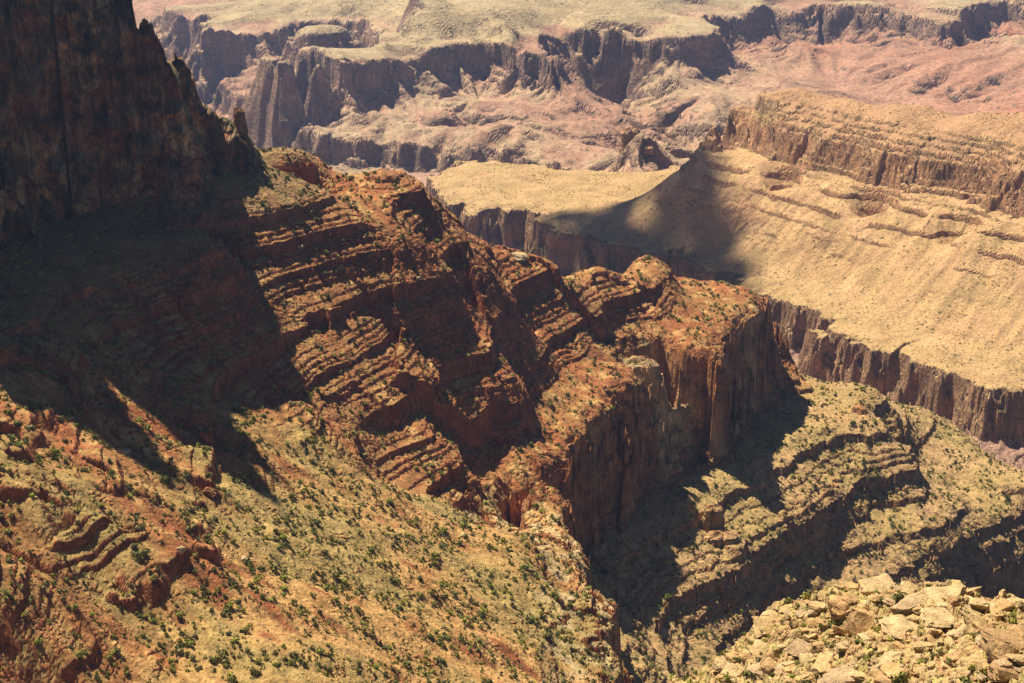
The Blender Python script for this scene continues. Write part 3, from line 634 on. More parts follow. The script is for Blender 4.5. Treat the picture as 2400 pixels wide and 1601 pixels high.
Zg = np.where(under, np.maximum(np.maximum(HA, HD), -120).ravel(), Z); LAB2 = LAB.copy(); LAB2[under] = 0
V = np.stack([X, Y, Zg], 1).astype(np.float32)
def obj_from(name, verts, quads, mat, tint=None, smooth=True):
    me = bpy.data.meshes.new(name); n = quads.shape[1]
    me.vertices.add(len(verts)); me.vertices.foreach_set('co', np.ascontiguousarray(verts, np.float32).ravel())
    me.loops.add(quads.size); me.loops.foreach_set('vertex_index', np.ascontiguousarray(quads, np.int32).ravel())
    me.polygons.add(len(quads)); me.polygons.foreach_set('loop_start', (np.arange(len(quads)) * n).astype(np.int32))
    me.polygons.foreach_set('use_smooth', np.full(len(quads), smooth))
    if tint is not None:
        at_ = me.attributes.new('tint', 'FLOAT_COLOR', 'POINT'); at_.data.foreach_set('color', np.ascontiguousarray(tint, np.float32).ravel())
    me.update(); me.validate(verbose=False) if False else None
    me.materials.append(mat)
    o = bpy.data.objects.new(name, me); COL.objects.link(o); return o
ii, jj = np.meshgrid(np.arange(NR - 1), np.arange(NC - 1), indexing='ij')
q0 = (ii * NC + jj).ravel().astype(np.int32); del ii, jj
QL = LAB2[q0]
for k, (name, label, cat, mat) in LAND.items():
    q = q0[QL == k]
    if not len(q): continue
    quads = np.stack([q, q + 1, q + NC + 1, q + NC], 1)
    used, inv = np.unique(quads.ravel(), return_inverse=True)
    o = obj_from(name, V[used], inv.reshape(-1, 4), mat, TINT[used])
    o['kind'] = 'structure'; o['label'] = label; o['category'] = cat
del q0, QL
def butte():
    """the butte's wall, sampled evenly along its height and broken up in and out of the face"""
    rr_ = RR[rB]; K = int(620 / QUAL); jj = [j for j in range(NC) if (ZBF[:, j] > -400).sum() > 25]; n = len(jj)
    rg = np.empty((n, K)); zg = np.empty((n, K)); sg = np.empty((n, K))
    for a, j in enumerate(jj):
        k = np.where(ZBF[:, j] > -400)[0]; r_ = rr_[k[0]:k[-1] + 1]; z_ = np.maximum(ZBF[k[0]:k[-1] + 1, j], 560)
        s_ = np.r_[0, np.cumsum(np.hypot(np.diff(r_), np.diff(z_)))]; t_ = np.linspace(0, s_[-1], K)
        rg[a] = np.interp(t_, s_, r_); zg[a] = np.interp(t_, s_, z_); sg[a] = np.gradient(zg[a]) / np.maximum(np.gradient(rg[a]), .02)
    th = TH[jj][:, None] * np.ones((1, K)); u = (th * 1230).ravel(); z = zg.ravel(); st = np.abs(sg).ravel()
    w_ = sstep(.5, 1.4, st)
    rib = samp(T_RID, u + .3 * z, z * .55, 70, .15) * 2.2 + samp(T_RID, u + .35 * z, z * .3, 30, .05) * 1.2
    bl = samp(T_BLK, u + samp(T_FBM, u, z, 60) * 5, z, 120, .38) * 3.0 + samp(T_BLK, u + samp(T_FBM, u, z, 40) * 2, z * 1.3, 44, .3) * 1.9 + samp(T_BLK, u, z * 1.6, 17, .06) * 1.0 + samp(T_BLK, u, z * 2, 7, .2) * .4
    lay = np.interp(z + samp(T_SM, u, z, 90) * 2, np.arange(400, 1300, 3.5), np.random.default_rng(8).normal(0, .9, 258)[:len(np.arange(400, 1300, 3.5))])
    d = (rib + bl + lay + samp(T_BIL, u, z, 60, .4) * 2.4 + samp(T_FBM, u, z, 14) * .6) * 1.55 * (.12 + .88 * w_)
    r_ = rg.ravel() + d; zz = z + samp(T_FBM, u, rg.ravel(), 11) * .5
    a1 = samp(T_FBM, u, z, 110, .4); a2 = samp(T_FBM, u, z, 30, 1.1); a3 = samp(T_FBM, u, z, 8)
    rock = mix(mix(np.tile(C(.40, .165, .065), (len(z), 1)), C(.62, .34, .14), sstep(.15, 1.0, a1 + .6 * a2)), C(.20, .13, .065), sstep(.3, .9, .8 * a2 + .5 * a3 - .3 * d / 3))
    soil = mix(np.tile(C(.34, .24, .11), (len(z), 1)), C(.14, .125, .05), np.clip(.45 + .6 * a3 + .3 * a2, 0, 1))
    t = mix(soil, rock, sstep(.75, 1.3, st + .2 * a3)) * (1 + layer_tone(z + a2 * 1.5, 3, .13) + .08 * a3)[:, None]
    v = np.stack([r_ * np.sin(th.ravel()), r_ * np.cos(th.ravel()), zz], 1)
    i, k = np.meshgrid(np.arange(n - 1), np.arange(K - 1), indexing='ij'); q = (i * K + k).ravel()
    q = q[(np.diff(jj)[i.ravel()] == 1)]
    o = obj_from('shaded_butte', v, np.stack([q, q + K, q + K + 1, q + 1], 1), M_A, np.c_[np.clip(t, .01, .9), .2 + .8 * w_])
    o['kind'] = 'structure'; o['label'] = LAND[2][1]; o['category'] = 'butte'
butte()

# ------------------------------------------------------------------ foliage, stones
def leaf_mat():
    m = bpy.data.materials.new('desert_foliage'); m.use_nodes = True; nt = m.node_tree; b = nt.nodes['Principled BSDF']
    b.inputs['Roughness'].default_value = .8; b.inputs['Specular IOR Level'].default_value = .2
    a = node(nt, 'ShaderNodeAttribute', attribute_name='tint'); n = node(nt, 'ShaderNodeTexNoise'); n.inputs['Scale'].default_value = .8
    g_ = node(nt, 'ShaderNodeNewGeometry'); nt.links.new(g_.outputs['Position'], n.inputs['Vector'])
    mr = node(nt, 'ShaderNodeMapRange'); mr.inputs[3].default_value = .55; mr.inputs[4].default_value = 1.45; nt.links.new(n.outputs[0], mr.inputs[0])
    v = node(nt, 'ShaderNodeVectorMath', operation='SCALE'); nt.links.new(a.outputs['Color'], v.inputs[0]); nt.links.new(mr.outputs[0], v.inputs['Scale']); nt.links.new(v.outputs[0], b.inputs['Base Color'])
    return m
M_LEAF = leaf_mat()
M_STONE = terrain_mat('weathered_stone', .55, 2.6, .5, None, .8)
def leaf_cloud(rnd, n, rad, hgt, size, lobes=4):
    """crown of a bush: leaf sprays (quads) through a lumpy dome; returns verts, quads"""
    c = np.concatenate([[[0, 0, hgt * .5]], np.stack([rnd.normal(0, rad * .32, lobes), rnd.normal(0, rad * .32, lobes), rnd.uniform(.3, .75, lobes) * hgt], 1)])
    lr = np.concatenate([[rad * .75], rnd.uniform(.4, .65, lobes) * rad])
    k = rnd.integers(0, len(c), n); d = rnd.normal(size=(n, 3)); d /= np.linalg.norm(d, axis=1)[:, None]
    p = c[k] + d * (lr[k] * rnd.uniform(.55, 1.0, n))[:, None] * [1, 1, hgt / rad * .55]
    p[:, 2] = np.abs(p[:, 2])
    nrm = d + rnd.normal(0, .45, (n, 3)); nrm /= np.linalg.norm(nrm, axis=1)[:, None]
    t = np.cross(nrm, rnd.normal(size=(n, 3))); t /= np.linalg.norm(t, axis=1)[:, None]; b = np.cross(nrm, t)
    sz = size * rnd.uniform(.6, 1.4, n)[:, None]; e = rnd.uniform(.5, 1.0, n)[:, None]
    v = np.stack([p - t * sz, p + b * sz * e * .6, p + t * sz, p - b * sz * e * .6], 1).reshape(-1, 3)
    return v, np.arange(4 * n).reshape(-1, 4)
GREENS = np.array([1.95, 1.75, 1.45], np.float32) * np.array([(.115, .125, .030), (.085, .098, .030), (.15, .15, .035), (.12, .118, .05), (.065, .078, .028), (.14, .165, .03)], np.float32)
def rock_shape(rnd, n=14, flat=.6, jag=.25):
    """angular stone: convex hull of jittered box points, unit size"""
    import bmesh
    base = rnd.uniform(-1, 1, (n, 3)); base /= np.abs(base).max(1)[:, None] ** .8
    base *= [1, rnd.uniform(.55, .95), flat]; base += rnd.normal(0, jag * .12, base.shape)
    bm = bmesh.new()
    for p in base: bm.verts.new(p)
    r_ = bmesh.ops.convex_hull(bm, input=bm.verts)
    bmesh.ops.delete(bm, geom=[e for e in r_['geom_interior'] if isinstance(e, bmesh.types.BMVert)], context='VERTS')
    bmesh.ops.triangulate(bm, faces=bm.faces)
    bm.verts.ensure_lookup_table(); bm.verts.index_update()
    v = np.array([q.co[:] for q in bm.verts]); f = np.array([[q.index for q in fc.verts] for fc in bm.faces]); bm.free()
    return v, f
def bevelled(v, f, mat, name, tint, seed, seg=2, w=.12):
    """a finished boulder mesh: bevelled, subdivided and roughened"""
    import bmesh
    rnd = np.random.default_rng(seed)
    bm = bmesh.new(); vs = [bm.verts.new(p) for p in v]
    for t in f: bm.faces.new([vs[k] for k in t])
    bmesh.ops.dissolve_limit(bm, angle_limit=R(14), verts=bm.verts, edges=bm.edges)
    bmesh.ops.bevel(bm, geom=list(bm.edges), offset=w, segments=seg, affect='EDGES', profile=.6, clamp_overlap=True)
    bmesh.ops.triangulate(bm, faces=bm.faces)
    bmesh.ops.subdivide_edges(bm, edges=[e for e in bm.edges if e.calc_length() > .35], cuts=3, use_grid_fill=True)
    bmesh.ops.triangulate(bm, faces=bm.faces)
    P = np.array([q.co[:] for q in bm.verts])
    o1 = rnd.uniform(0, 900, 3)
    nz = samp(T_FBM, (P[:, 0] + P[:, 2] * .8 + o1[0]), (P[:, 1] - P[:, 2] * .7 + o1[1]), 1.1) * .035 + samp(T_BLK, (P[:, 2] * 2 + o1[2]), (P[:, 0] * .3 + P[:, 1] * .3), 1.6) * .045
    ly = samp(T_BLK, P[:, 2] * 3.2 + o1[0], np.full(len(P), o1[1]), 1.1) * .055 + samp(T_BLK, P[:, 2] * 7 + o1[1], P[:, 0] * .2 + o1[2], 1.1) * .03
    for q, k, h_ in zip(bm.verts, nz, ly):
        c_ = q.co * (1 + float(k)); q.co = (c_[0] * (1 + float(h_)), c_[1] * (1 + float(h_)), c_[2])
    me = bpy.data.meshes.new(name); bm.to_mesh(me); bm.free()
    a = me.attributes.new('tint', 'FLOAT_COLOR', 'POINT'); a.data.foreach_set('color', np.tile(np.array([*tint, .35], np.float32), (len(me.vertices), 1)).ravel())
    me.polygons.foreach_set('use_smooth', np.ones(len(me.polygons), bool)); me.set_sharp_from_angle(angle=R(38)); me.materials.append(mat)
    return me
def project(x, y, z):
    d = y * COSP - (z - CAM_Z) * SINP; u = y * SINP + (z - CAM_Z) * COSP; f = 1024 / 2 / TF
    return 512 + f * x / d, 341.5 - f * u / d, d
def scatter(rnd, n, dens):
    """n candidate ground points spread evenly over ground area, kept with probability dens(x, y, z, i, j)"""
    th = rnd.uniform(TH0 * .9, TH1 * .95, n); r_ = np.sqrt(rnd.uniform(R0 ** 2, 2500. ** 2, n))
    x, y = r_ * np.sin(th), r_ * np.cos(th)
    z, a, b = height(x, y)
    keep = rnd.random(n) < dens(x, y, z, a, b)
    vis = np.zeros(n, bool)
    for da in (0, 1, 2): vis |= VIS[np.minimum(a + da, NR - 1), b]
    px, py, d = project(x, y, z)
    keep &= vis & (px > -15) & (px < 1040) & (py > -10) & (py < 700)
    return x[keep], y[keep], z[keep], d[keep], px[keep], py[keep]
def scatter_far(rnd, n):
    th = rnd.uniform(R(-3), TH1 * .95, n); r_ = np.sqrt(rnd.uniform(2150. ** 2, 3500. ** 2, n)); x, y = r_ * np.sin(th), r_ * np.cos(th)
    z, a, b = height(x, y); l_ = LAB[a * NC + b]; s_ = SL[a, b]
    keep = ((l_ == 4) | (l_ == 5)) & (s_ < .9) & VIS[a, b] & (rnd.random(n) < np.clip(.35 + .5 * samp(T_FBM, x, y, 130, .6), .03, 1))
    px, py, d = project(x, y, z); keep &= (px < 1030) & (py > 0)
    return x[keep], y[keep], z[keep], d[keep], px[keep], py[keep]
rs = np.random.default_rng(99)
def veg_density(x, y, z, a, b):
    l_ = LAB[a * NC + b]; s_ = SL[a, b]
    cn = samp(T_FBM, x, y, 45, .6)
    d = np.zeros(len(x))
    d[l_ == 1] = .85; d[l_ == 0] = .55; d[l_ == 3] = .5; d[l_ == 9] = 0.0
    return d * np.clip(.6 + .85 * cn, .08, 1) * (1 - sstep(.85, 1.25, s_))
# big bushes and small junipers
x, y, z, d, px, py = scatter(rs, 230000, lambda *k: veg_density(*k) * .74)
size = np.clip(rs.lognormal(math.log(1.28), .4, len(x)), .6, 3.2)
# a few bushes on the knoll
ex, ey, ez, ed, epx, epy = scatter(rs, 150000, lambda x, y, z, a, b: (LAB[a * NC + b] == 9) * .95)
esz = np.clip(rs.lognormal(math.log(.85), .3, len(ex)), .45, 1.6)
x = np.r_[x, ex]; y = np.r_[y, ey]; z = np.r_[z, ez]; d = np.r_[d, ed]; px = np.r_[px, epx]; py = np.r_[py, epy]; size = np.r_[size, esz]
knoll = np.r_[np.zeros(len(x) - len(ex), bool), np.ones(len(ex), bool)]
order = np.argsort(-size / d); inframe = (px > 3) & (px < 1021) & (py > 3) & (py < 680)
first = order[inframe[order]][:290]
isfirst = np.zeros(len(x), bool); isfirst[first] = True
protos = []
for k in range(12):
    r_ = np.random.default_rng(300 + k)
    v, q = leaf_cloud(r_, 150, 1.0, 1.25, .26, 4 + k % 3)
    me = obj_from('desert_bush', v, q, M_LEAF, np.c_[np.tile(GREENS[k % 6], (len(v), 1)), np.ones(len(v))], False)
    protos.append(me)
BUSH_LABEL = ['olive green', 'dull green', 'yellowish green', 'grey green', 'dark green', 'bright green']
used_proto = set()
for n_, i in enumerate(first):
    k = int(rs.integers(0, 12))
    if k in used_proto: o = protos[k].copy(); COL.objects.link(o)
    else: o = protos[k]; used_proto.add(k)
    o.location = (x[i], y[i], z[i] - .15 * size[i]); o.rotation_euler = (0, 0, rs.uniform(0, 6.28)); s_ = size[i]
    o.scale = (s_, s_ * rs.uniform(.85, 1.15), s_ * rs.uniform(.85, 1.2))
    where, grp = (('growing between the cream boulders of the rocky knoll', 'bushes on the rocky knoll') if knoll[i] else
                  ('on the red ledgy ground left of the tan slope', 'bushes on the red ground') if px[i] < 200 else ('scattered over the steep tan scrub slope', 'bushes on the tan slope') if py[i] > 430 or px[i] < 330 else ('on the red ledged ridge', 'bushes on the red ridge'))
    o['label'] = ('large ' if size[i] > 2.3 else 'small ' if size[i] < 1.2 else '') + BUSH_LABEL[k % 6] + ' bush ' + where
    o['group'] = o['label']; o['category'] = 'bush'
for k in range(12):
    if k not in used_proto: bpy.data.objects.remove(protos[k])
def merged(name, x, y, z, size, shapes, tints, mat, label, cat, tilt=0.0, sink=.15, squash=(.85, 1.2)):
    vs, fs, cs, off = [], [], [], 0
    nk = len(shapes); kk = rs.integers(0, nk, len(x))
    for k in range(nk):
        m_ = np.where(kk == k)[0]
        if not len(m_): continue
        v, f = shapes[k]; n = len(m_); a = rs.uniform(0, 6.28, n); ca, sa = np.cos(a), np.sin(a)
        P = np.empty((n, len(v), 3)); s_ = size[m_]
        tl = rs.normal(0, tilt, n) if tilt else np.zeros(n)
        vz = v[None, :, 2] * rs.uniform(*squash, n)[:, None] + v[None, :, 0] * tl[:, None]
        P[..., 0] = (v[None, :, 0] * ca[:, None] - v[None, :, 1] * sa[:, None]) * s_[:, None] + x[m_][:, None]
        P[..., 1] = (v[None, :, 0] * sa[:, None] + v[None, :, 1] * ca[:, None]) * s_[:, None] + y[m_][:, None]
        P[..., 2] = (vz - sink) * s_[:, None] + z[m_][:, None]
        vs.append(P.reshape(-1, 3)); fs.append((f[None] + (np.arange(n) * len(v))[:, None, None] + off).reshape(-1, f.shape[1])); off += n * len(v)
        t = tints(x[m_], y[m_], z[m_]) ; t = np.repeat(t[:, None], len(v), 1).reshape(-1, 3); cs.append(np.c_[t, np.full(len(t), .3)])
    o = obj_from(name, np.concatenate(vs), np.concatenate(fs), mat, np.concatenate(cs), False)
    o['kind'] = 'stuff'; o['label'] = label; o['category'] = cat
    return o
def green(x, y, z):
    return GREENS[rs.integers(0, 6, len(x))] * rs.uniform(.75, 1.2, (len(x), 1))
lo = [leaf_cloud(np.random.default_rng(400 + k), 46, 1.0, 1.2, .42, 3) for k in range(6)]
r_ = ~isfirst
merged('bushes', x[r_], y[r_], z[r_], size[r_], lo, green, M_LEAF, 'hundreds of small green bushes dotting slopes and ledges', 'bushes')
# low scrub and grass tufts
x, y, z, d, px, py = scatter(rs, 700000, lambda *k: veg_density(*k) * .30)
lo2 = [leaf_cloud(np.random.default_rng(500 + k), 12, 1.0, .8, .55, 2) for k in range(6)]
merged('scrub', x, y, z, np.clip(rs.lognormal(math.log(.65), .35, len(x)), .3, 1.5), lo2, lambda a, b, c: green(a, b, c) * np.array([1.5, 1.35, 1.4]), M_LEAF, 'low dry scrub and grass tufts covering the slopes', 'scrub')
x, y, z, d, px, py = scatter_far(rs, 70000)
lo3 = [leaf_cloud(np.random.default_rng(520 + k), 9, 1.0, .9, .6, 2) for k in range(4)]
merged('desert_scrub', x, y, z, np.clip(rs.lognormal(math.log(.85), .4, len(x)), .4, 2.2), lo3, lambda a, b, c: green(a, b, c) * np.array([1.9, 1.6, 1.8]), M_LEAF, 'sparse scrub specks on the sunlit platform and butte', 'scrub')
# rubble
def rock_tint(x, y, z):
    h_, a, b = height(x, y); t = TINT[a * NC + b, :3] * rs.uniform(.75, 1.3, (len(x), 1))
    pale_ = rs.random(len(x)) < .12; t[pale_] = np.array([.46, .36, .2]) * rs.uniform(.8, 1.1, (pale_.sum(), 1)); return t
def rub_density(x, y, z, a, b):
    l_ = LAB[a * NC + b]; s_ = SL[a, b]; d = np.zeros(len(x)); d[l_ == 1] = .5; d[l_ == 0] = .45; d[l_ == 3] = .3; d[l_ == 9] = 1.0
    return d * np.clip(.5 + .7 * samp(T_FBM, x, y, 30, 2.), .05, 1) * (1 - sstep(1.0, 1.6, s_))
x, y, z, d, px, py = scatter(rs, 420000, lambda *k: rub_density(*k) * .35)
rk = [rock_shape(np.random.default_rng(600 + k), 11, .6) for k in range(8)]
merged('rubble', x, y, z, np.clip(rs.lognormal(math.log(.5), .5, len(x)), .2, 2.2), rk, rock_tint, M_STONE, 'loose stones strewn over the slopes', 'rubble', .25, .1)
x, y, z, d, px, py = scatter(rs, 900000, lambda x, y, z, a, b: (LAB[a * NC + b] == 9) * .6)
merged('gravel', x, y, z, np.clip(rs.lognormal(math.log(.32), .5, len(x)), .12, 1.1), rk, rock_tint, M_STONE, 'loose cream stones between the boulders of the knoll', 'gravel', .3, .1)

# ------------------------------------------------------------------ boulders of the knoll
boulder_protos = []
for k in range(28):
    r_ = np.random.default_rng(700 + k); v, f = rock_shape(r_, 22, r_.uniform(.38, .75), .5)
    boulder_protos.append(bevelled(v, f, M_STONE, 'boulder', w=.09, tint=[(.47, .325, .15), (.40, .25, .115), (.50, .36, .18), (.43, .30, .165), (.48, .30, .13)][k % 5], seed=700 + k))
def ground_px(px, py):
    """first ground point met in the direction of display pixel px, py"""
    d_ = ray(px, py); t = np.linspace(240, 2600, 6000); z_, _, _ = height(d_[0] * t, d_[1] * t)
    k = np.argmax(1000 + d_[2] * t < z_); return d_[0] * t[k], d_[1] * t[k], z_[k], t[k]
def boulder(px, py, wpx, label, k, rot=0.0, tilt=(0, 0), hs=1.0, grp=None, tint=None):
    x_, y_, z_, t_ = ground_px(px, py); s_ = (.75 if wpx > 100 else .88) * wpx / 2 * t_ / (2351 / 2 / TF)
    me = boulder_protos[k % 28]
    if tint is not None:
        me = me.copy(); me.attributes['tint'].data.foreach_set('color', np.tile(np.array([*tint, .35], np.float32), (len(me.vertices), 1)).ravel())
    o = bpy.data.objects.new('boulder', me); COL.objects.link(o)
    o.location = (x_, y_, z_ - .02 * s_); o.rotation_euler = (tilt[0], tilt[1], rot); o.scale = (s_, s_, s_ * hs)
    o['label'] = label; o['category'] = 'boulder'
    if grp: o['group'] = grp
    return o
BL = [
 (2085, 1392, 130, 'long layered cream outcrop on the knoll crest', 3, .2, (.05, -.12), .6),
 (2165, 1375, 150, 'pinkish layered outcrop at the highest point of the knoll', 12, .5, (.1, -.2), .6),
 (2160, 1425, 120, 'flat cream slab just under the highest outcrop', 7, .1, (.1, .1), .45),
 (2250, 1440, 120, 'big tilted cream block behind the lone shrub near the right edge', 5, .9, (.1, .3), .9),
 (2310, 1500, 160, 'largest rounded cream boulder at the right edge of the knoll', 1, .3, (.0, .25), .9),
 (2070, 1450, 130, 'flat topped cream boulder below the layered crown outcrop', 7, .35, (.15, .1), .7),
 (1990, 1440, 120, 'narrow upright slab leaning beside a flat topped boulder', 9, 1.0, (.2, .6), 1.1),
 (2010, 1352, 110, 'squarish cream block with a dark face on the knoll crest', 2, .1, (.1, 0), .9),
 (1925, 1402, 70, 'orange faced block below the knoll crest', 4, .5, (.1, .2), 1.2),
 (2045, 1560, 110, 'rounded cream boulder at the bottom edge of the knoll', 6, .8, (0, .1), .8),
 (1940, 1556, 140, 'broad flat cream slab at the bottom of the photo', 8, .2, (.1, -.1), .5),
 (2240, 1535, 100, 'pale rounded boulder below the big right boulder', 10, .6, (.1, .1), .8),
 (2310, 1548, 110, 'boulder in the lower right corner', 11, .2, (.1, .2), .9),
 (1690, 1545, 75, 'brown faced block on the grassy left foot of the knoll', 12, .3, (.1, 0), .8),
 (1850, 1490, 110, 'cream slab with a shaded underside on the left of the knoll', 13, .6, (.2, .2), .7),
 (1890, 1530, 80, 'leaning cream wedge left of the broad bottom slab', 0, 1.2, (.2, -.3), .9),
 (1800, 1545, 90, 'weathered cream block near the lower left foot of the knoll', 3, .9, (.1, .2), .8),
 (1770, 1440, 90, 'cream ledge block at the left shoulder of the knoll', 5, .5, (.1, .1), .6)]
for b_ in BL: boulder(*b_)
rb = np.random.default_rng(44); n_ = 0
for t_ in range(900):
    px_, py_ = rb.uniform(1640, 2345), rb.uniform(1350, 1565)
    x_, y_, z_, dist = ground_px(px_, py_)
    if dist > 420: continue
    w_ = float(np.clip(rb.lognormal(math.log(25), .5), 12, 75))
    boulder(px_, py_, w_, 'cream boulder strewn among others on the rocky knoll', int(rb.integers(0, 28)), rb.uniform(0, 6.28), (rb.normal(0, .18), rb.normal(.1, .18)), rb.uniform(.55, .9), 'cream boulders on the rocky knoll'); n_ += 1
    if n_ >= 285: break
SLB = [(892, 412, 46, 'light brown tilted slab on the crest of the red ridge'), (1190, 592, 46, 'pale slab jutting from the ridge crest beside the green platform'), (282, 1040, 34, 'pale boulder at the shadow edge, left of a pale pair'), (333, 1038, 40, 'tall pale boulder standing at the edge of the butte shadow'), (478, 1128, 46, 'dark shaded block high on the tan slope'),
       (418, 1262, 26, 'pale flat block on the red ground left of the tan slope'), (1062, 1230, 20, 'single pale stone among bushes below the red notch'), (560, 1285, 22, 'pale stone midway down the tan slope'),
       (865, 1470, 24, 'brown stone on the lower tan slope'), (930, 1530, 28, 'brown boulder at the bottom of the tan slope'), (1310, 1378, 34, 'pale slab on the cliff edge of the tan slope'), (690, 567, 22, 'white block sitting on a red ledge of the ridge'), (960, 640, 16, 'pale block on a narrow red ledge')]
for i_, b_ in enumerate(SLB): boulder(b_[0], b_[1], b_[2], b_[3], i_ * 3 + 1, i_ * .7, (.15, .2), 1.0, None, (.46, .34, .18) if 'pale' in b_[3] or 'white' in b_[3] else (.30, .14, .06))
# ------------------------------------------------------------------ free-standing rock towers
def pinnacle(name, cx, cy, zb_, zt, rx, ry, rot, tint, label, seed, taper=.25, n=44, lev=26, mat=None):
    r_ = np.random.default_rng(seed); ph = r_.uniform(0, 6.28, 6); a = np.linspace(0, 2 * math.pi, n, endpoint=False)
    fl = sum((.13 / k) * np.cos(a * (k + 1) + ph[k - 1]) for k in range(1, 6)); cr = -.16 * np.exp(-((((a[:, None] - r_.uniform(0, 6.28, 5)[None]) + math.pi) % (2 * math.pi) - math.pi) / .09) ** 2).sum(1)
    vs = []; hh = zt - zb_
    for l in range(lev):
        t = l / (lev - 1); led = .10 * ((np.sin(t * 17 + ph[0]) > .2) * 1.0 - .5) + .05 * ((np.sin(t * 41 + ph[1]) > 0) - .5)
        k = (1 + taper * (1 - t) + led) * (1 + fl + cr * (.4 + t)) + r_.normal(0, .025, n)
        vs.append(np.stack([np.cos(a) * k * rx, np.sin(a) * k * ry, np.full(n, t * hh) + r_.normal(0, .008 * hh, n)], 1))
    topk = vs[-1].copy()
    for q, up in ((.82, .03), (.5, .05), (.2, .055)): vs.append(np.c_[topk[:, :2] * q, np.full(n, hh * (1 + up)) + r_.normal(0, .015 * hh, n)])
    V_ = np.concatenate(vs + [np.array([[0, 0, hh * 1.06]])]); L_ = len(vs); q = []
    for l in range(L_ - 1):
        i0 = l * n + np.arange(n); i1 = l * n + (np.arange(n) + 1) % n; q.append(np.stack([i0, i1, i1 + n, i0 + n], 1))
    b_ = (L_ - 1) * n; q.append(np.stack([b_ + np.arange(n), b_ + (np.arange(n) + 1) % n, np.full(n, L_ * n), np.full(n, L_ * n)], 1)[:, :4])
    Q = np.concatenate(q); t3 = Q[-n:, :3]; Q4 = Q[:-n]
    tri = np.concatenate([Q4[:, [0, 1, 2]], Q4[:, [0, 2, 3]], t3])
    c, s_ = math.cos(rot), math.sin(rot); V_ = np.c_[V_[:, 0] * c - V_[:, 1] * s_, V_[:, 0] * s_ + V_[:, 1] * c, V_[:, 2]]
    tt = np.tile(np.array([*tint, .8]), (len(V_), 1)); tt[(L_ - 4) * n:, 3] = .1; tt[(L_ - 4) * n:, :3] *= 1.25
    o = obj_from(name, V_, tri, mat or M_A, tt, False); o.location = (cx, cy, zb_); o['label'] = label; o['category'] = 'rock tower'; return o
def pin_px(px, pyt, y, wpx, hpx, tint, label, seed, name='rock_pinnacle', rot=0., ar=.8, mat=None, taper=.25):
    d_ = ray(px, pyt); t = y / d_[1]; f = 2351 / 2 / TF; z = 1000 + d_[2] * t; r_ = wpx / 2 * t / f
    return pinnacle(name, d_[0] * t, y, z - hpx * t / f / .92, z, r_, r_ * ar, rot, tint, label, seed, taper, mat=mat)
pin_px(548, 256, 1284, 26, 110, (.28, .15, .065), 'rock pinnacle standing on the right edge of the dark butte', 1, taper=1.3)
pin_px(1638, 1168, 1368, 46, 110, (.33, .20, .09), 'slim sunlit rock knob, uppermost of the three in the dark ravine', 2, rot=.4)
pin_px(1655, 1228, 1352, 76, 110, (.36, .22, .10), 'fluted flat topped rock knob, middle of the three in the dark ravine', 3, rot=.2)
pin_px(1662, 1305, 1330, 80, 70, (.36, .22, .10), 'wide sunlit rock knob, lowest of the three in the dark ravine', 4, rot=.7)
pin_px(1448, 300, 3640, 42, 90, (.32, .19, .10), 'taller rock fin behind the green platform', 5, 'rock_fin', mat=M_C)
pin_px(1480, 338, 3620, 44, 70, (.31, .18, .095), 'shorter rock fin on the right of its taller neighbour behind the platform', 6, 'rock_fin', mat=M_C)
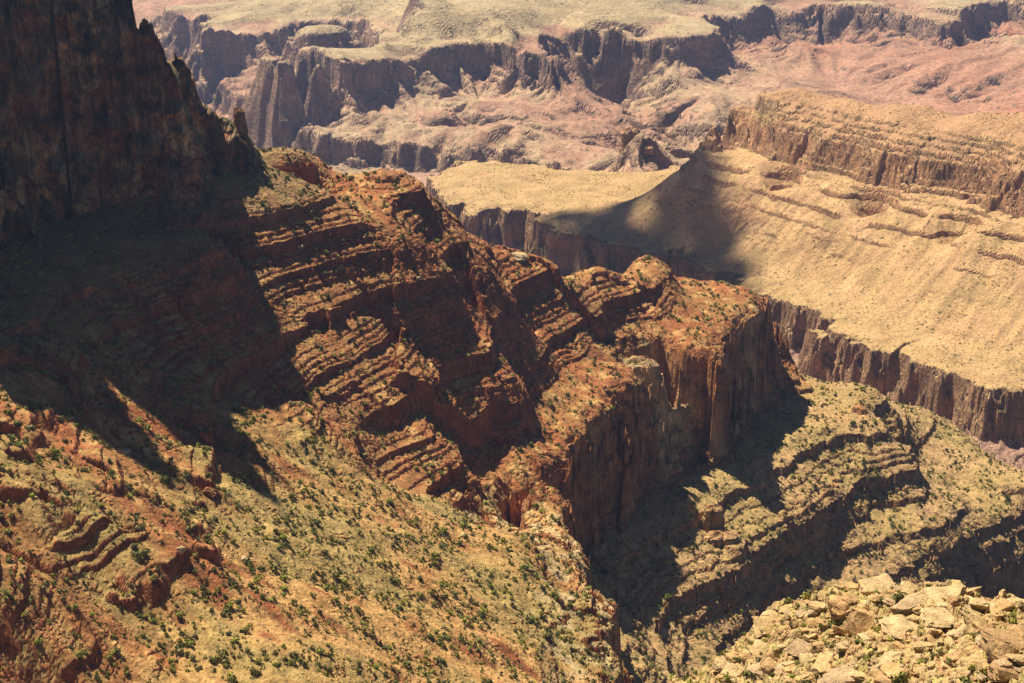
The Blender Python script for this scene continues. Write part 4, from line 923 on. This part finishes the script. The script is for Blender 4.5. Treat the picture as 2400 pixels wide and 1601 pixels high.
# ------------------------------------------------------------------ cloud that shades the platform
def cloud():
    r_ = np.random.default_rng(5)
    poly = [(1150, 478), (1280, 462), (1390, 478), (1470, 446), (1530, 424), (1575, 420), (1625, 450), (1680, 510), (1700, 580), (1690, 665), (1630, 710), (1490, 680), (1370, 640), (1230, 590)]
    P = np.array([at(p[0], p[1], 175) for p in poly]); mn, mx = P.min(0), P.max(0)
    def inside(q):
        c = False; j = len(P) - 1
        for i in range(len(P)):
            if (P[i, 1] > q[1]) != (P[j, 1] > q[1]) and q[0] < (P[j, 0] - P[i, 0]) * (q[1] - P[i, 1]) / (P[j, 1] - P[i, 1]) + P[i, 0]: c = not c
            j = i
        return c
    lift = 5200 / SUN_DIR[2]
    import bmesh
    bm = bmesh.new(); n = 0
    while n < 460:
        q = r_.uniform(mn, mx)
        if not inside(q): continue
        e = min(np.hypot(*(P - q).T).min(), 60); left = sstep(P[:, 0].min() + 40, P[:, 0].min() + 190, q[0])
        rad = (.45 + .55 * float(left)) * r_.uniform(14, 36)
        c = np.array([q[0], q[1], 175]) + SUN_DIR * (lift + r_.uniform(-60, 60))
        m4 = __import__('mathutils').Matrix.Translation(c) @ __import__('mathutils').Matrix.Diagonal((rad, rad, rad * .7, 1))
        bmesh.ops.create_icosphere(bm, subdivisions=2, radius=1, matrix=m4); n += 1
    me = bpy.data.meshes.new('cloud'); bm.to_mesh(me); bm.free()
    m = bpy.data.materials.new('cloud_white'); m.use_nodes = True; m.node_tree.nodes['Principled BSDF'].inputs['Base Color'].default_value = (.9, .9, .9, 1); m.node_tree.nodes['Principled BSDF'].inputs['Roughness'].default_value = 1
    me.materials.append(m); o = bpy.data.objects.new('cloud', me); COL.objects.link(o); o['kind'] = 'structure'; o['label'] = 'white cloud that shades the green platform'; o['category'] = 'cloud'
cloud()

# ------------------------------------------------------------------ haze
def haze():
    x0, x1, y0, y1, z0, z1 = -4200, 4200, -120, 8200, -140, 1012
    v = np.array([(x, y, z) for z in (z0, z1) for y in (y0, y1) for x in (x0, x1)], np.float32)
    q = np.array([(0, 2, 3, 1), (4, 5, 7, 6), (0, 1, 5, 4), (2, 6, 7, 3), (0, 4, 6, 2), (1, 3, 7, 5)])
    m = bpy.data.materials.new('thin_air'); m.use_nodes = True; n = m.node_tree; n.nodes.remove(n.nodes['Principled BSDF'])
    p = n.nodes.new('ShaderNodeVolumePrincipled'); p.inputs['Color'].default_value = (.38, .56, 1.0, 1); p.inputs['Density'].default_value = HAZE; p.inputs['Anisotropy'].default_value = .35
    n.links.new(p.outputs[0], n.nodes['Material Output'].inputs['Volume'])
    o = obj_from('haze', v, q, m, smooth=False); o['kind'] = 'stuff'; o['label'] = 'thin blue haze over the distant canyon'; o['category'] = 'haze'
HAZE = 3.2e-5
haze()
